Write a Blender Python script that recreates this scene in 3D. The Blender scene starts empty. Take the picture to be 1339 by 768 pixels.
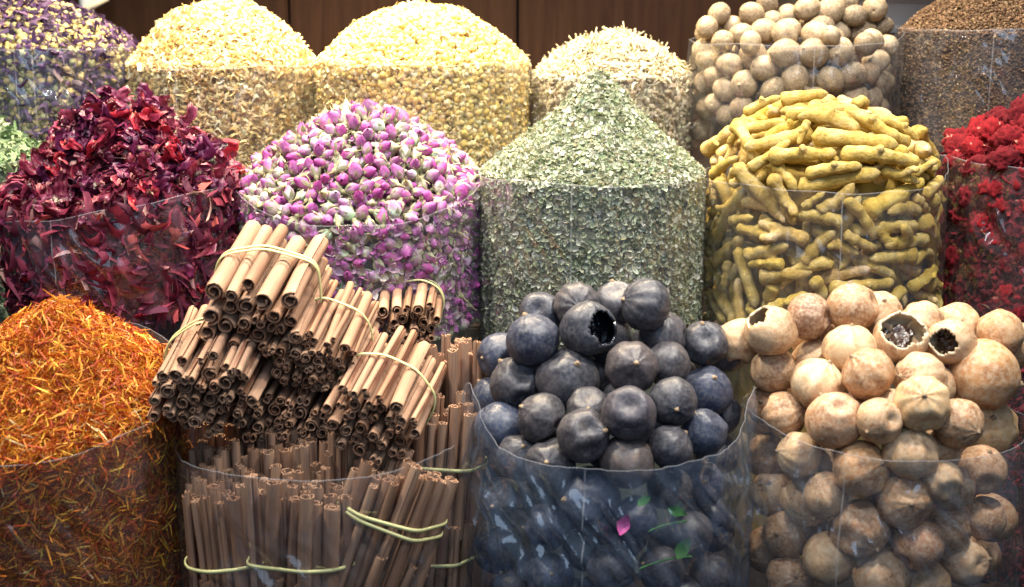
import bpy, bmesh, math, random
import numpy as np
from mathutils import Vector, Matrix, noise as mnoise

random.seed(7)
rng = np.random.default_rng(7)
scene = bpy.context.scene
COL = scene.collection
R_ = math.radians

# ------------------------------------------------------------------ camera
CAM = np.array([0.0, 0.0, 1.5])
PITCH = R_(13.0)
IMG_W, IMG_H, FPX = 1339.0, 768.0, 1740.0
cam_data = bpy.data.cameras.new("camera")
cam_data.sensor_width = 36.0
cam_data.lens = 36.0 * FPX / IMG_W
cam_data.clip_start = 0.05
cam_data.clip_end = 60.0
cam_data.dof.use_dof = True
cam_data.dof.focus_distance = 1.36
cam_data.dof.aperture_fstop = 6.3
cam = bpy.data.objects.new("camera", cam_data)
cam.location = CAM
cam.rotation_euler = (math.pi / 2 - PITCH, 0, 0)
COL.objects.link(cam)
scene.camera = cam

# ------------------------------------------------------------------ world and lamps
world = bpy.data.worlds.new("World")
scene.world = world
world.use_nodes = True
bgn = world.node_tree.nodes["Background"]
bgn.inputs[0].default_value = (0.50, 0.64, 1.0, 1)
bgn.inputs[1].default_value = 0.075


def area(name, loc, target, size, power, color, spread=180, size_y=None):
    d = bpy.data.lights.new(name, 'AREA')
    d.shape = 'DISK' if size_y is None else 'RECTANGLE'
    d.size = size
    if size_y:
        d.size_y = size_y
    d.energy = power
    d.color = color
    d.spread = R_(spread)
    o = bpy.data.objects.new(name, d)
    o.location = loc
    v = Vector(target) - Vector(loc)
    o.rotation_euler = v.to_track_quat('-Z', 'Y').to_euler()
    COL.objects.link(o)
    return o


WARM = (1.0, 0.80, 0.54)
WHITE = (1.0, 0.93, 0.83)
# bulbs hanging over the rows of sacks
area("hanging_lamp", (-0.30, 1.68, 2.02), (-0.30, 1.70, 1.4), 0.10, 14.0, WARM, 100)
area("hanging_lamp", (0.14, 1.72, 2.06), (0.12, 1.72, 1.4), 0.10, 7.6, WARM, 100)
area("hanging_lamp", (0.40, 1.66, 2.08), (0.40, 1.60, 1.3), 0.10, 4.2, WHITE, 120)
area("hanging_lamp", (-0.08, 1.22, 2.15), (-0.04, 1.38, 1.2), 0.12, 5.2, WHITE, 130)
area("hanging_lamp", (0.42, 0.98, 2.05), (0.34, 1.22, 1.1), 0.12, 6.2, WHITE, 120)
area("hanging_lamp", (-0.52, 1.04, 2.05), (-0.46, 1.26, 1.1), 0.12, 6.4, WHITE, 120)
# cool strip added for film glints and front fill; then the open daylight side of the alley behind the photographer
area("added_glint_strip", (0.10, 0.42, 2.40), (0.10, 1.25, 1.15), 1.3, 11.0, (0.84, 0.90, 1.0), 180, 0.09)
area("alley_daylight", (0.25, -1.1, 2.2), (0, 1.3, 1.1), 1.5, 15.0, (0.55, 0.74, 1.0), 180, 1.0)

scene.view_settings.view_transform = 'Standard'
scene.view_settings.look = 'None'
scene.view_settings.exposure = 0.0
scene.view_settings.gamma = 1.0
scene.render.engine = 'CYCLES'
cy = scene.cycles
cy.use_denoising = True
cy.max_bounces = 10
cy.transparent_max_bounces = 24
cy.caustics_reflective = False
cy.caustics_refractive = False
cy.sample_clamp_indirect = 4.0

# ------------------------------------------------------------------ picture <-> place
FWD = np.array([0, math.cos(PITCH), -math.sin(PITCH)])
UP = np.array([0, math.sin(PITCH), math.cos(PITCH)])
RIGHT = np.array([1.0, 0, 0])


def ray(px, py):
    return FWD + RIGHT * ((px - IMG_W / 2) / FPX) + UP * (-(py - IMG_H / 2) / FPX)


def at(px, py, Y):
    d = ray(px, py)
    return CAM + d * (Y / d[1])


def depth(p):
    return float(np.dot(np.asarray(p) - CAM, FWD))


def rand_rot(n):
    q = rng.normal(size=(n, 4))
    q /= np.linalg.norm(q, axis=1)[:, None]
    w, x, y, z = q.T
    M = np.empty((n, 3, 3))
    M[:, 0, 0] = 1 - 2 * (y * y + z * z); M[:, 0, 1] = 2 * (x * y - z * w); M[:, 0, 2] = 2 * (x * z + y * w)
    M[:, 1, 0] = 2 * (x * y + z * w); M[:, 1, 1] = 1 - 2 * (x * x + z * z); M[:, 1, 2] = 2 * (y * z - x * w)
    M[:, 2, 0] = 2 * (x * z - y * w); M[:, 2, 1] = 2 * (y * z + x * w); M[:, 2, 2] = 1 - 2 * (x * x + y * y)
    return M


def frames(N, spin, tilt):
    """Rotation matrices whose local z is N (n,3) tilted at random by `tilt`, spun by `spin`."""
    n = len(N)
    Z = N + rng.normal(size=(n, 3)) * tilt
    Z /= np.linalg.norm(Z, axis=1)[:, None]
    ref = np.where(np.abs(Z[:, 2:3]) > 0.95, np.array([[1.0, 0, 0]]), np.array([[0, 0, 1.0]]))
    X = np.cross(ref, Z)
    X /= np.linalg.norm(X, axis=1)[:, None]
    Y = np.cross(Z, X)
    c, s = np.cos(spin)[:, None], np.sin(spin)[:, None]
    X2 = X * c + Y * s
    Y2 = -X * s + Y * c
    return np.stack([X2, Y2, Z], axis=2)


def fast_mesh(name, V, T, C=None, smooth=True):
    me = bpy.data.meshes.new(name)
    V = np.ascontiguousarray(V, dtype=np.float32)
    T = np.ascontiguousarray(T, dtype=np.int32)
    me.vertices.add(len(V))
    me.vertices.foreach_set("co", V.ravel())
    me.loops.add(T.size)
    me.loops.foreach_set("vertex_index", T.ravel())
    me.polygons.add(len(T))
    me.polygons.foreach_set("loop_start", np.arange(0, T.size, T.shape[1], dtype=np.int32))
    me.polygons.foreach_set("loop_total", np.full(len(T), T.shape[1], dtype=np.int32))
    me.polygons.foreach_set("use_smooth", np.full(len(T), smooth, dtype=bool))
    if C is not None:
        a = me.color_attributes.new("Col", 'FLOAT_COLOR', 'POINT')
        a.data.foreach_set("color", np.hstack([C, np.ones((len(C), 1))]).astype(np.float32).ravel())
    me.update(calc_edges=True)
    me.validate()
    return me


def link(name, me, mat=None, parent=None):
    o = bpy.data.objects.new(name, me)
    COL.objects.link(o)
    if mat is not None and me is not None and not len(me.materials):
        me.materials.append(mat)
    if parent is not None:
        o.parent = parent
    return o


def tag(o, label=None, cat=None, group=None, kind=None):
    if label: o["label"] = label
    if cat: o["category"] = cat
    if group: o["group"] = group
    if kind: o["kind"] = kind
    return o


def grid_tris(nu, nv, wrap=False):
    T = []
    for j in range(nv - 1):
        for i in range(nu if wrap else nu - 1):
            a = j * nu + i; b = j * nu + (i + 1) % nu
            c = (j + 1) * nu + (i + 1) % nu; d = (j + 1) * nu + i
            T += [(a, b, c), (a, c, d)]
    return np.array(T)


def scatter(templates, idx, pos, rot, scl, col):
    """Join many small pieces into one vertex and triangle soup; templates = [(V, T, shade)]."""
    Vs, Ts, Cs = [], [], []
    off = 0
    for k, (tv, tt, ts) in enumerate(templates):
        m = np.where(idx == k)[0]
        if not len(m):
            continue
        v = tv[None, :, :] * scl[m][:, None, :]
        v = np.einsum('nij,nvj->nvi', rot[m], v) + pos[m][:, None, :]
        c = np.clip(col[m][:, None, :] * ts[None, :, None], 0, 1)
        nv = len(tv)
        t = tt[None, :, :] + (np.arange(len(m)) * nv)[:, None, None] + off
        Vs.append(v.reshape(-1, 3)); Cs.append(c.reshape(-1, 3)); Ts.append(t.reshape(-1, 3))
        off += nv * len(m)
    return np.vstack(Vs), np.vstack(Ts), np.vstack(Cs)


# ------------------------------------------------------------------ materials
def new_mat(name):
    m = bpy.data.materials.new(name)
    m.use_nodes = True
    nt = m.node_tree
    return m, nt, nt.nodes["Principled BSDF"]


def N(nt, typ, **kw):
    n = nt.nodes.new(typ)
    for k, v in kw.items():
        setattr(n, k, v)
    return n


def L(nt, a, b):
    nt.links.new(a, b)


def ramp(nt, stops):
    r = N(nt, 'ShaderNodeValToRGB')
    el = r.color_ramp.elements
    while len(el) < len(stops):
        el.new(0.5)
    for e, (p, c) in zip(el, stops):
        e.position = p
        e.color = (*c, 1)
    return r


def noise_tex(nt, scale, detail=4, rough=0.6, dist=0.0, obj=True):
    tc = N(nt, 'ShaderNodeTexCoord')
    t = N(nt, 'ShaderNodeTexNoise')
    t.inputs['Scale'].default_value = scale
    t.inputs['Detail'].default_value = detail
    t.inputs['Roughness'].default_value = rough
    t.inputs['Distortion'].default_value = dist
    L(nt, tc.outputs['Object'], t.inputs['Vector'])
    return t


def bump(nt, bsdf, src, strength, dist=0.001):
    b = N(nt, 'ShaderNodeBump')
    b.inputs['Strength'].default_value = strength
    b.inputs['Distance'].default_value = dist
    L(nt, src, b.inputs['Height'])
    L(nt, b.outputs['Normal'], bsdf.inputs['Normal'])


def mixc(nt, fac, a, b, mode='MIX'):
    m = N(nt, 'ShaderNodeMix', data_type='RGBA', blend_type=mode)
    for sock, v in ((m.inputs[0], fac), (m.inputs[6], a), (m.inputs[7], b)):
        if hasattr(v, 'links'):
            L(nt, v, sock)
        elif isinstance(v, (int, float)):
            sock.default_value = v
        else:
            sock.default_value = (*v, 1)
    return m.outputs[2]


def piece_mat(name, rough=0.7, nscale=400, amount=0.35, translucent=0.0, bstr=0.4, spec=0.3):
    """Dried pieces: colour per piece from the mesh, fine mottling and grain on top."""
    m, nt, b = new_mat(name)
    at_ = N(nt, 'ShaderNodeAttribute', attribute_name="Col")
    nz = noise_tex(nt, nscale, 3)
    r = ramp(nt, [(0.25, (1 - amount,) * 3), (0.75, (1 + amount * 0.3,) * 3)])
    L(nt, nz.outputs['Fac'], r.inputs['Fac'])
    c = mixc(nt, 1.0, at_.outputs['Color'], r.outputs['Color'], 'MULTIPLY')
    L(nt, c, b.inputs['Base Color'])
    b.inputs['Roughness'].default_value = rough
    b.inputs['Specular IOR Level'].default_value = spec
    bump(nt, b, nz.outputs['Fac'], bstr, 0.0008)
    if translucent:
        tr = N(nt, 'ShaderNodeBsdfTranslucent')
        L(nt, c, tr.inputs['Color'])
        mx = N(nt, 'ShaderNodeMixShader')
        mx.inputs[0].default_value = translucent
        L(nt, b.outputs[0], mx.inputs[1]); L(nt, tr.outputs[0], mx.inputs[2])
        L(nt, mx.outputs[0], nt.nodes["Material Output"].inputs['Surface'])
    return m


def film_mat(name, haze=0.030, tint=(0.88, 0.92, 1.0), rough=0.11, ior=1.55, wrinkle=0.45):
    m = bpy.data.materials.new(name)
    m.use_nodes = True
    nt = m.node_tree
    nt.nodes.remove(nt.nodes["Principled BSDF"])
    out = nt.nodes["Material Output"]
    tr = N(nt, 'ShaderNodeBsdfTransparent')
    tr.inputs[0].default_value = (0.95, 0.96, 0.97, 1)
    df = N(nt, 'ShaderNodeBsdfDiffuse')
    df.inputs[0].default_value = (*tint, 1)
    tl = N(nt, 'ShaderNodeBsdfTranslucent')
    tl.inputs[0].default_value = (*tint, 1)
    gl = N(nt, 'ShaderNodeBsdfGlossy')
    gl.inputs['Roughness'].default_value = rough
    nz = noise_tex(nt, 15, 2, 0.5, 1.6)
    bp = N(nt, 'ShaderNodeBump')
    bp.inputs['Strength'].default_value = wrinkle
    bp.inputs['Distance'].default_value = 0.010
    L(nt, nz.outputs['Fac'], bp.inputs['Height'])
    L(nt, bp.outputs[0], gl.inputs['Normal'])
    fr0 = N(nt, 'ShaderNodeFresnel')
    fr0.inputs[0].default_value = ior
    fr = N(nt, 'ShaderNodeMath', operation='MINIMUM')
    L(nt, fr0.outputs[0], fr.inputs[0]); fr.inputs[1].default_value = 0.22
    hz = N(nt, 'ShaderNodeMixShader')
    hz.inputs[0].default_value = 0.5
    L(nt, df.outputs[0], hz.inputs[1]); L(nt, tl.outputs[0], hz.inputs[2])
    # clouded patches in the haze
    nz2 = noise_tex(nt, 16, 5, 0.65, 1.5)
    rr = ramp(nt, [(0.3, (haze * 0.25,) * 3), (0.72, (haze * 2.1,) * 3)])
    L(nt, nz2.outputs['Fac'], rr.inputs['Fac'])
    m1 = N(nt, 'ShaderNodeMixShader')
    L(nt, rr.outputs['Color'], m1.inputs[0])
    L(nt, tr.outputs[0], m1.inputs[1]); L(nt, hz.outputs[0], m1.inputs[2])
    m2 = N(nt, 'ShaderNodeMixShader')
    L(nt, fr.outputs[0], m2.inputs[0])
    L(nt, m1.outputs[0], m2.inputs[1]); L(nt, gl.outputs[0], m2.inputs[2])
    L(nt, m2.outputs[0], out.inputs['Surface'])
    return m


FILM = film_mat("clear_film")
FILM_CLOUDY = film_mat("cloudy_film", haze=0.048, tint=(0.66, 0.80, 1.0), ior=1.75, wrinkle=0.7)


FILM_DAYLIGHT = film_mat("daylight_tinted_film", haze=0.075, tint=(0.50, 0.69, 1.0), ior=1.8, wrinkle=0.5)  # blue tint in the haze stands for reflected daylight


def seam_highlight_mat():
    m, nt, b = new_mat("film_seam_and_highlight")
    b.inputs['Base Color'].default_value = (0.85, 0.87, 0.92, 1)
    b.inputs['Roughness'].default_value = 0.25
    b.inputs['Alpha'].default_value = 0.12
    return m


SEAM_HIGHLIGHT = seam_highlight_mat()


def wood_mat(name, c1, c2):
    m, nt, b = new_mat(name)
    tc = N(nt, 'ShaderNodeTexCoord')
    mp = N(nt, 'ShaderNodeMapping')
    mp.inputs['Scale'].default_value = (30, 30, 2.0)
    L(nt, tc.outputs['Object'], mp.inputs['Vector'])
    t = N(nt, 'ShaderNodeTexNoise')
    t.inputs['Scale'].default_value = 2.2
    t.inputs['Detail'].default_value = 6
    t.inputs['Distortion'].default_value = 0.8
    L(nt, mp.outputs[0], t.inputs['Vector'])
    r = ramp(nt, [(0.3, c1), (0.7, c2)])
    L(nt, t.outputs['Fac'], r.inputs['Fac'])
    L(nt, r.outputs['Color'], b.inputs['Base Color'])
    b.inputs['Roughness'].default_value = 0.6
    b.inputs['Specular IOR Level'].default_value = 0.12
    bump(nt, b, t.outputs['Fac'], 0.15, 0.002)
    return m


WOOD = wood_mat("brown_board", (0.026, 0.011, 0.005), (0.046, 0.021, 0.010))
SHELF = wood_mat("dark_shelf_wood", (0.02, 0.013, 0.010), (0.04, 0.026, 0.018))


# ------------------------------------------------------------------ the setting
def box_mesh(name, lo, hi, bev=0.003):
    bm = bmesh.new()
    bmesh.ops.create_cube(bm, size=1)
    lo, hi = Vector(lo), Vector(hi)
    for v in bm.verts:
        v.co = Vector(((lo.x + hi.x) / 2 + v.co.x * (hi.x - lo.x), (lo.y + hi.y) / 2 + v.co.y * (hi.y - lo.y), (lo.z + hi.z) / 2 + v.co.z * (hi.z - lo.z)))
    bmesh.ops.bevel(bm, geom=bm.edges[:], offset=bev, segments=2, affect='EDGES')
    me = bpy.data.meshes.new(name)
    bm.to_mesh(me); bm.free()
    return me


ZB = {'front': 0.60, 'mid': 0.86, 'back': 1.09}
tag(link("floor", box_mesh("floor", (-3, -2, -0.05), (3, 3, 0.0)), SHELF), kind='structure')
tag(link("display_step", box_mesh("display_step", (-1.6, 0.98, 0.002), (1.6, 1.33, ZB['front'])), SHELF), kind='structure')
tag(link("display_step", box_mesh("display_step", (-1.6, 1.333, 0.002), (1.6, 1.59, ZB['mid'])), SHELF), kind='structure')
tag(link("display_step", box_mesh("display_step", (-1.6, 1.593, 0.002), (1.6, 2.17, ZB['back'])), SHELF), kind='structure')
wall = bpy.data.objects.new("back_wall", None)
wall.location = (0, 2.2, 0)
COL.objects.link(wall)
tag(wall, "dark brown wooden board partition standing behind the back row of sacks", "partition")
x1 = at(378, 20, 2.2)[0]; x2 = at(677, 20, 2.2)[0]
edges = [-1.6, x1 - (x2 - x1) * 1.3, x1, x2, x2 + (x2 - x1) * 1.25, 1.6]
for a, b in zip(edges[:-1], edges[1:]):
    o = link("panel", box_mesh("panel", (a + 0.0025, 0, 0.003), (b - 0.0025, 0.03, 2.3), 0.004), WOOD, wall)
link("backing", box_mesh("backing", (-1.6, 0.033, 0.003), (1.6, 0.05, 2.3), 0.001), SHELF, wall)


# ------------------------------------------------------------------ sacks
class Sack:
    def __init__(s, cx, hw, rimy, Y, peak, prof, bottom, tx=0.0, ty=0.0, taper=1.0, off=(0, 0), lump=0.004, seed=0, lean=(0, 0)):
        p = at(cx, rimy, Y)
        s.x, s.y, s.zr = p
        s.R = hw / FPX * depth(p)
        s.h = at(cx + off[0] / max(1, 1), peak, Y)[2] - s.zr
        s.ox = off[0] / hw
        s.oy = off[1]
        s.prof = np.array(prof, float)
        s.zb = bottom
        s.tx, s.ty, s.taper, s.lump, s.seed = tx, ty, taper, lump, seed
        s.lean = lean

    def ctr(s, z):
        f = (z - s.zr) / (s.zb - s.zr)
        return s.x + s.lean[0] * f, s.y + s.lean[1] * f

    def rad(s, z):
        f = np.clip((s.zr - z) / (s.zr - s.zb), 0, 1)
        return s.R * (1 + (s.taper - 1) * f)

    def zrim(s, x, y):
        return s.zr + s.tx * (x - s.x) / s.R + s.ty * (y - s.y) / s.R

    def ztop(s, x, y):
        u = (x - s.x) / s.R; v = (y - s.y) / s.R
        # the summit may sit off the axis
        rr = np.hypot(u, v)
        w = np.clip(1 - rr, 0, 1)
        rho = np.hypot(u - s.ox * w, v - s.oy * w)
        g = np.interp(rho, s.prof[:, 0], s.prof[:, 1])
        k = s.seed * 1.7
        lum = s.lump * (np.sin(u * 7 + k) * np.cos(v * 6 - k) + 0.6 * np.sin(u * 13 - v * 9 + 2 * k))
        return s.zrim(x, y) + s.h * g + lum * np.clip(1.1 - rr, 0, 1)

    def normal_top(s, x, y):
        e = 0.004
        gx = (s.ztop(x + e, y) - s.ztop(x - e, y)) / (2 * e)
        gy = (s.ztop(x, y + e) - s.ztop(x, y - e)) / (2 * e)
        n = np.stack([-gx, -gy, np.ones_like(gx)], axis=-1)
        return n / np.linalg.norm(n, axis=-1)[..., None]

    def hit(s, px, py, inset=0.0, sink=0.0):
        """First point of the filled sack (shrunk by inset at the side, lowered by sink at the top) along a line of sight."""
        d = ray(px, py)
        t = np.linspace(0.7, 2.4, 3401)
        P = CAM[None] + d[None] * t[:, None]
        cx_, cy_ = s.ctr(P[:, 2])
        rr = np.hypot(P[:, 0] - cx_, P[:, 1] - cy_)
        ins = (rr < s.rad(P[:, 2]) - inset) & (P[:, 2] < s.ztop(P[:, 0], P[:, 1]) - sink)
        k = np.argmax(ins)
        if not ins.any():
            # beyond the edge of the heap: nearest approach to the axis
            k = np.argmin(np.abs(P[:, 1] - s.y))
        return P[k]

    def sample(s, n_top, n_side, zlow, inset=0.0, half=1.15, sink=0.0):
        """Points and outward normals on the heap and on the camera-facing side of the cylinder."""
        a = rng.uniform(0, 2 * np.pi, n_top)
        r = np.sqrt(rng.uniform(0, 1, n_top)) * (s.R - inset)
        x = s.x + r * np.cos(a); y = s.y + r * np.sin(a)
        # denser where the slope is steep
        nt_ = s.normal_top(x, y)
        P1 = np.stack([x, y, s.ztop(x, y) - sink], axis=1)
        th = rng.uniform(-np.pi / 2 - half * np.pi / 2, -np.pi / 2 + half * np.pi / 2, n_side)
        z = rng.uniform(zlow, s.zr + abs(s.ty) + abs(s.tx) + 0.01, n_side)
        cx_, cy_ = s.ctr(z)
        rad = s.rad(z) - inset
        x = cx_ + rad * np.cos(th); y = cy_ + rad * np.sin(th)
        ok = z < s.ztop(x, y) + 0.002
        n2 = np.stack([np.cos(th), np.sin(th), np.zeros(n_side)], axis=1)
        P2 = np.stack([x, y, z], axis=1)
        return np.vstack([P1, P2[ok]]), np.vstack([nt_, n2[ok]])

    def core(s, shrink, sink, col, noise_amp=0.003):
        """Solid body of the heap just under the loose pieces."""
        nu, nr, nz = 64, 20, 16
        V = []
        for j in range(nr):
            f = (j + 0.001) / nr
            for i in range(nu):
                a = 2 * np.pi * i / nu
                rr = f * (s.R - shrink)
                x = s.x + rr * math.cos(a); y = s.y + rr * math.sin(a)
                V.append((x, y, float(s.ztop(np.float64(x), np.float64(y))) - sink))
        for j in range(nz):
            f = j / (nz - 1)
            for i in range(nu):
                a = 2 * np.pi * i / nu
                x = s.x + (s.R - shrink) * math.cos(a); y = s.y + (s.R - shrink) * math.sin(a)
                ze = float(s.ztop(np.float64(x), np.float64(y))) - sink
                z = ze + (s.zb + 0.01 - ze) * f
                cx_, cy_ = s.ctr(z)
                rad = float(s.rad(z)) - shrink
                V.append((cx_ + rad * math.cos(a), cy_ + rad * math.sin(a), z))
        V = np.array(V)
        V += rng.normal(size=V.shape) * noise_amp * 0.3
        T = grid_tris(nu, nr + nz, wrap=True)
        C = np.tile(np.array(col), (len(V), 1))
        return V, T, C


def make_film(s, label, group, seams=(), rim_fn=None, mat=None, amp=0.0022, over=0.003, wr=1.0, edge_noise=0.004, crinkles=()):
    nu, nv = 300, 84
    cr = [(s.hit(px, py, 0), rd / FPX * 1.4, am) for (px, py, rd, am) in crinkles]
    V = []
    k = s.seed * 13.7 + 3
    for j in range(nv):
        f = j / (nv - 1)                                  # 0 rim, 1 bottom
        fz = f ** 1.3
        for i in range(nu):
            th = 2 * np.pi * i / nu
            x = s.x + s.R * math.cos(th); y = s.y + s.R * math.sin(th)
            zr = float(s.zrim(x, y)) + 0.006
            zr += edge_noise * mnoise.noise((math.cos(th) * 2.2 + k, math.sin(th) * 2.2, 0.3))
            lift = rim_fn(th) if rim_fn else 0.0
            zr += lift
            z = zr + (s.zb + 0.003 - zr) * fz
            cx_, cy_ = s.ctr(z)
            r = float(s.rad(z)) + over
            q = (math.cos(th) * 3.1 + k, math.sin(th) * 3.1, z * 9)
            calm = min(1.0, .25 + fz * 7)
            r += amp * mnoise.noise(q) * 1.2 * calm
            rid = 1 - abs(mnoise.noise((math.cos(th) * 6 + z * 5 + k, math.sin(th) * 6 - k, z * 14)) * 2)
            r += amp * wr * max(0, rid) ** 4 * 0.9 * calm
            r += amp * 0.5 * mnoise.noise((math.cos(th) * 14, math.sin(th) * 14 + k, z * 30))
            r -= 0.004 * (1 - f) ** 6 * (0.3 + mnoise.noise((th * 1.3, k, 1)))   # slack rim
            for (c, rd, am) in cr:
                d2 = ((cx_ + r * math.cos(th) - c[0]) ** 2 + (cy_ + r * math.sin(th) - c[1]) ** 2 + (z - c[2]) ** 2) / (rd * rd)
                if d2 < 4:
                    q = Vector((math.cos(th) * 4 + k + z * 14, math.sin(th) * 4, z * 30 + 4 * math.cos(th)))
                    w = math.exp(-d2 * 1.3)
                    r += calm * am * w * (1.2 - 3.0 * abs(mnoise.noise(q)))
            V.append((cx_ + r * math.cos(th), cy_ + r * math.sin(th), z))
    V = np.array(V)
    me = fast_mesh("plastic_bag", V, grid_tris(nu, nv, wrap=True))
    o = link("plastic_bag", me, mat or FILM)
    tag(o, label, "bag", group)
    # pale ring painted as the rim's highlight, and the welded seams
    G = V.reshape(nv, nu, 3)
    ring = G[0]
    RV = []
    for i in range(nu):
        o3 = np.array([math.cos(2 * math.pi * i / nu), math.sin(2 * math.pi * i / nu), 0])
        for k_ in range(5):
            a_ = 2 * math.pi * k_ / 5
            RV.append(ring[i] + o3 * .0003 * math.cos(a_) + np.array([0, 0, .00045 * math.sin(a_)]))
    RT = grid_tris(5, nu, wrap=True).tolist()
    for k_ in range(5):
        a_, b_ = (nu - 1) * 5 + k_, (nu - 1) * 5 + (k_ + 1) % 5
        RT += [(a_, b_, (k_ + 1) % 5), (a_, (k_ + 1) % 5, k_)]
    link("rim_highlight", fast_mesh("rim_highlight", np.array(RV), np.array(RT)), SEAM_HIGHLIGHT, o)
    for px in seams:
        # angle at which the front wall meets the vertical plane of that line of sight
        d = ray(px, 300)
        ax, ay = d[0], d[1]
        cxx, cyy = s.x, s.y
        A = ax * ax + ay * ay
        B = -2 * (ax * cxx + ay * cyy)
        Cc = cxx * cxx + cyy * cyy - s.R ** 2
        disc = B * B - 4 * A * Cc
        if disc <= 0:
            continue
        t = (-B - math.sqrt(disc)) / (2 * A)
        th = math.atan2(ay * t - cyy, ax * t - cxx) % (2 * np.pi)
        fi = th / (2 * np.pi) * nu
        i0 = int(fi) % nu; i1 = (i0 + 1) % nu; fr = fi - int(fi)
        pts = G[:, i0] * (1 - fr) + G[:, i1] * fr
        out = np.array([math.cos(th), math.sin(th), 0]); tan = np.array([-math.sin(th), math.cos(th), 0])
        w = 0.0007
        SV = np.vstack([np.stack([p_ + out * 0.0006 - tan * w, p_ + out * 0.0016, p_ + out * 0.0006 + tan * w]) for p_ in pts])
        link("seam", fast_mesh("seam", SV, grid_tris(3, nv)), SEAM_HIGHLIGHT, o)
    return o


CONE = [(0, 1), (.1, .95), (.3, .74), (.6, .42), (.9, .10), (1, 0)]
DOME = [(0, 1), (.2, .96), (.45, .82), (.65, .6), (.8, .36), (.93, .12), (1, 0)]
LEAFP = [(0, 1), (.05, .97), (.12, .90), (.2, .81), (.31, .67), (.43, .54), (.62, .37), (.85, .17), (1, .02)]
ROSEP = [(0, 1), (.1, .98), (.28, .87), (.45, .69), (.7, .38), (.9, .12), (1, 0)]
TURP = [(0, 1), (.3, .94), (.6, .77), (.85, .48), (1, .08)]
FLAT = [(0, 1), (.5, .85), (.8, .45), (1, 0)]

S = {
    'mallow': Sack(55, 122, 66, 1.755, 4, DOME, ZB['back'], seed=1, taper=0.97, off=(-14, 0)),
    'jasmine': Sack(293, 121, 88, 1.73, 3, DOME, ZB['back'], seed=2, taper=0.97),
    'chamomile': Sack(552, 139, 84, 1.73, 9, DOME, ZB['back'], seed=3),
    'stems': Sack(800, 104, 102, 1.74, 46, DOME, ZB['back'], seed=4),
    'nutmeg': Sack(1038, 134, 60, 1.73, 36, FLAT, ZB['back'], seed=5),
    'seed': Sack(1308, 129, 42, 1.73, -22, DOME, ZB['back'], seed=6),
    'sage': Sack(-75, 128, 212, 1.56, 128, CONE, ZB['mid'], seed=7, off=(30, 0)),
    'hibiscus': Sack(160, 153, 262, 1.45, 140, ROSEP, ZB['mid'], tx=0.018, seed=8, taper=0.78, lean=(0.012, 0)),
    'rose': Sack(471, 157, 238, 1.46, 143, ROSEP, ZB['mid'], ty=0.032, seed=9),
    'leaf': Sack(774, 145, 230, 1.46, 93, LEAFP, ZB['mid'], seed=10, off=(8, 0), lump=0.002),
    'turmeric': Sack(1076, 153, 236, 1.46, 134, TURP, ZB['mid'], seed=11, off=(-18, 0), lump=0.002),
    'celosia': Sack(1372, 132, 212, 1.46, 130, ROSEP, ZB['mid'], seed=12, taper=1.12),
    'safflower': Sack(52, 183, 520, 1.19, 418, ROSEP, ZB['front'], ty=0.024, seed=13, off=(35, 0), lump=.008),
    'cinnamon': Sack(418, 180, 575, 1.19, 545, FLAT, ZB['front'], ty=-0.004, seed=14),
    'black_lime': Sack(793, 182, 566, 1.19, 420, ROSEP, ZB['front'], seed=15, off=(30, 0), lump=0.002),
    'tan_lime': Sack(1154, 178, 548, 1.19, 424, ROSEP, ZB['front'], ty=0.0, seed=16, off=(10, 0), lump=0.002),
}


def bump_at(c, w, a):
    def f(th):
        d = (th - c + math.pi) % (2 * math.pi) - math.pi
        return a * math.exp(-(d / w) ** 2)
    return f


def rims(*fs):
    return lambda th: sum(f(th) for f in fs)


FB = "clear plastic bags standing in rows on the display"
BAGS = [
    ('mallow', "clear plastic bag holding purple and yellow dried flowers in the back corner", (38, 60), None, FILM_CLOUDY),
    ('jasmine', "clear plastic bag of curled pale yellow petals beside the dark board", (242,), None, FILM),
    ('chamomile', "wide clear plastic bag filled with yellow chamomile heads", (), None, FILM),
    ('stems', "narrow clear plastic bag of cream stems behind the green leaf cone", (), None, FILM),
    ('nutmeg', "clear plastic bag of pale nutmegs with a crinkled shiny patch", (1053,), rims(bump_at(R_(-12), .35, .012)), FILM),
    ('seed', "clear plastic bag filled with small brown seeds beside the nutmegs", (1280,), None, FILM_CLOUDY),
    ('sage', "shaded plastic bag of grey green herb cut off at the edge", (), None, FILM),
    ('hibiscus', "leaning clear plastic bag holding dark red hibiscus flowers", (70,), None, FILM),
    ('rose', "clear plastic bag filled with pink rosebuds behind the cinnamon bundles", (), None, FILM),
    ('leaf', "clear plastic bag with centre seam holding grey green leaf flakes", (748,), None, FILM),
    ('turmeric', "clear plastic bag packed with yellow turmeric fingers, thin seam in front", (1099,), rims(bump_at(R_(0), .5, .02)), FILM),
    ('celosia', "clear plastic bag of crimson dried flower heads, widening downward", (), None, FILM),
    ('safflower', "clear plastic bag of orange safflower threads in the front corner", (), rims(bump_at(R_(60), .5, .012)), FILM),
    ('cinnamon', "open clear plastic bag holding upright tied cinnamon bundles", (), None, FILM),
    ('black_lime', "clear plastic bag tinted for blue daylight, with folded corners, holding black dried limes", (770,), rims(bump_at(R_(-14), .28, .042), bump_at(R_(-165), .30, .045), bump_at(R_(90), 1.0, .01), lambda th: .007), FILM_DAYLIGHT),
    ('tan_lime', "clear plastic bag with central seam holding tan dried limes", (1125,), rims(bump_at(R_(-170), .4, .01)), FILM_CLOUDY),
]
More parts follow.
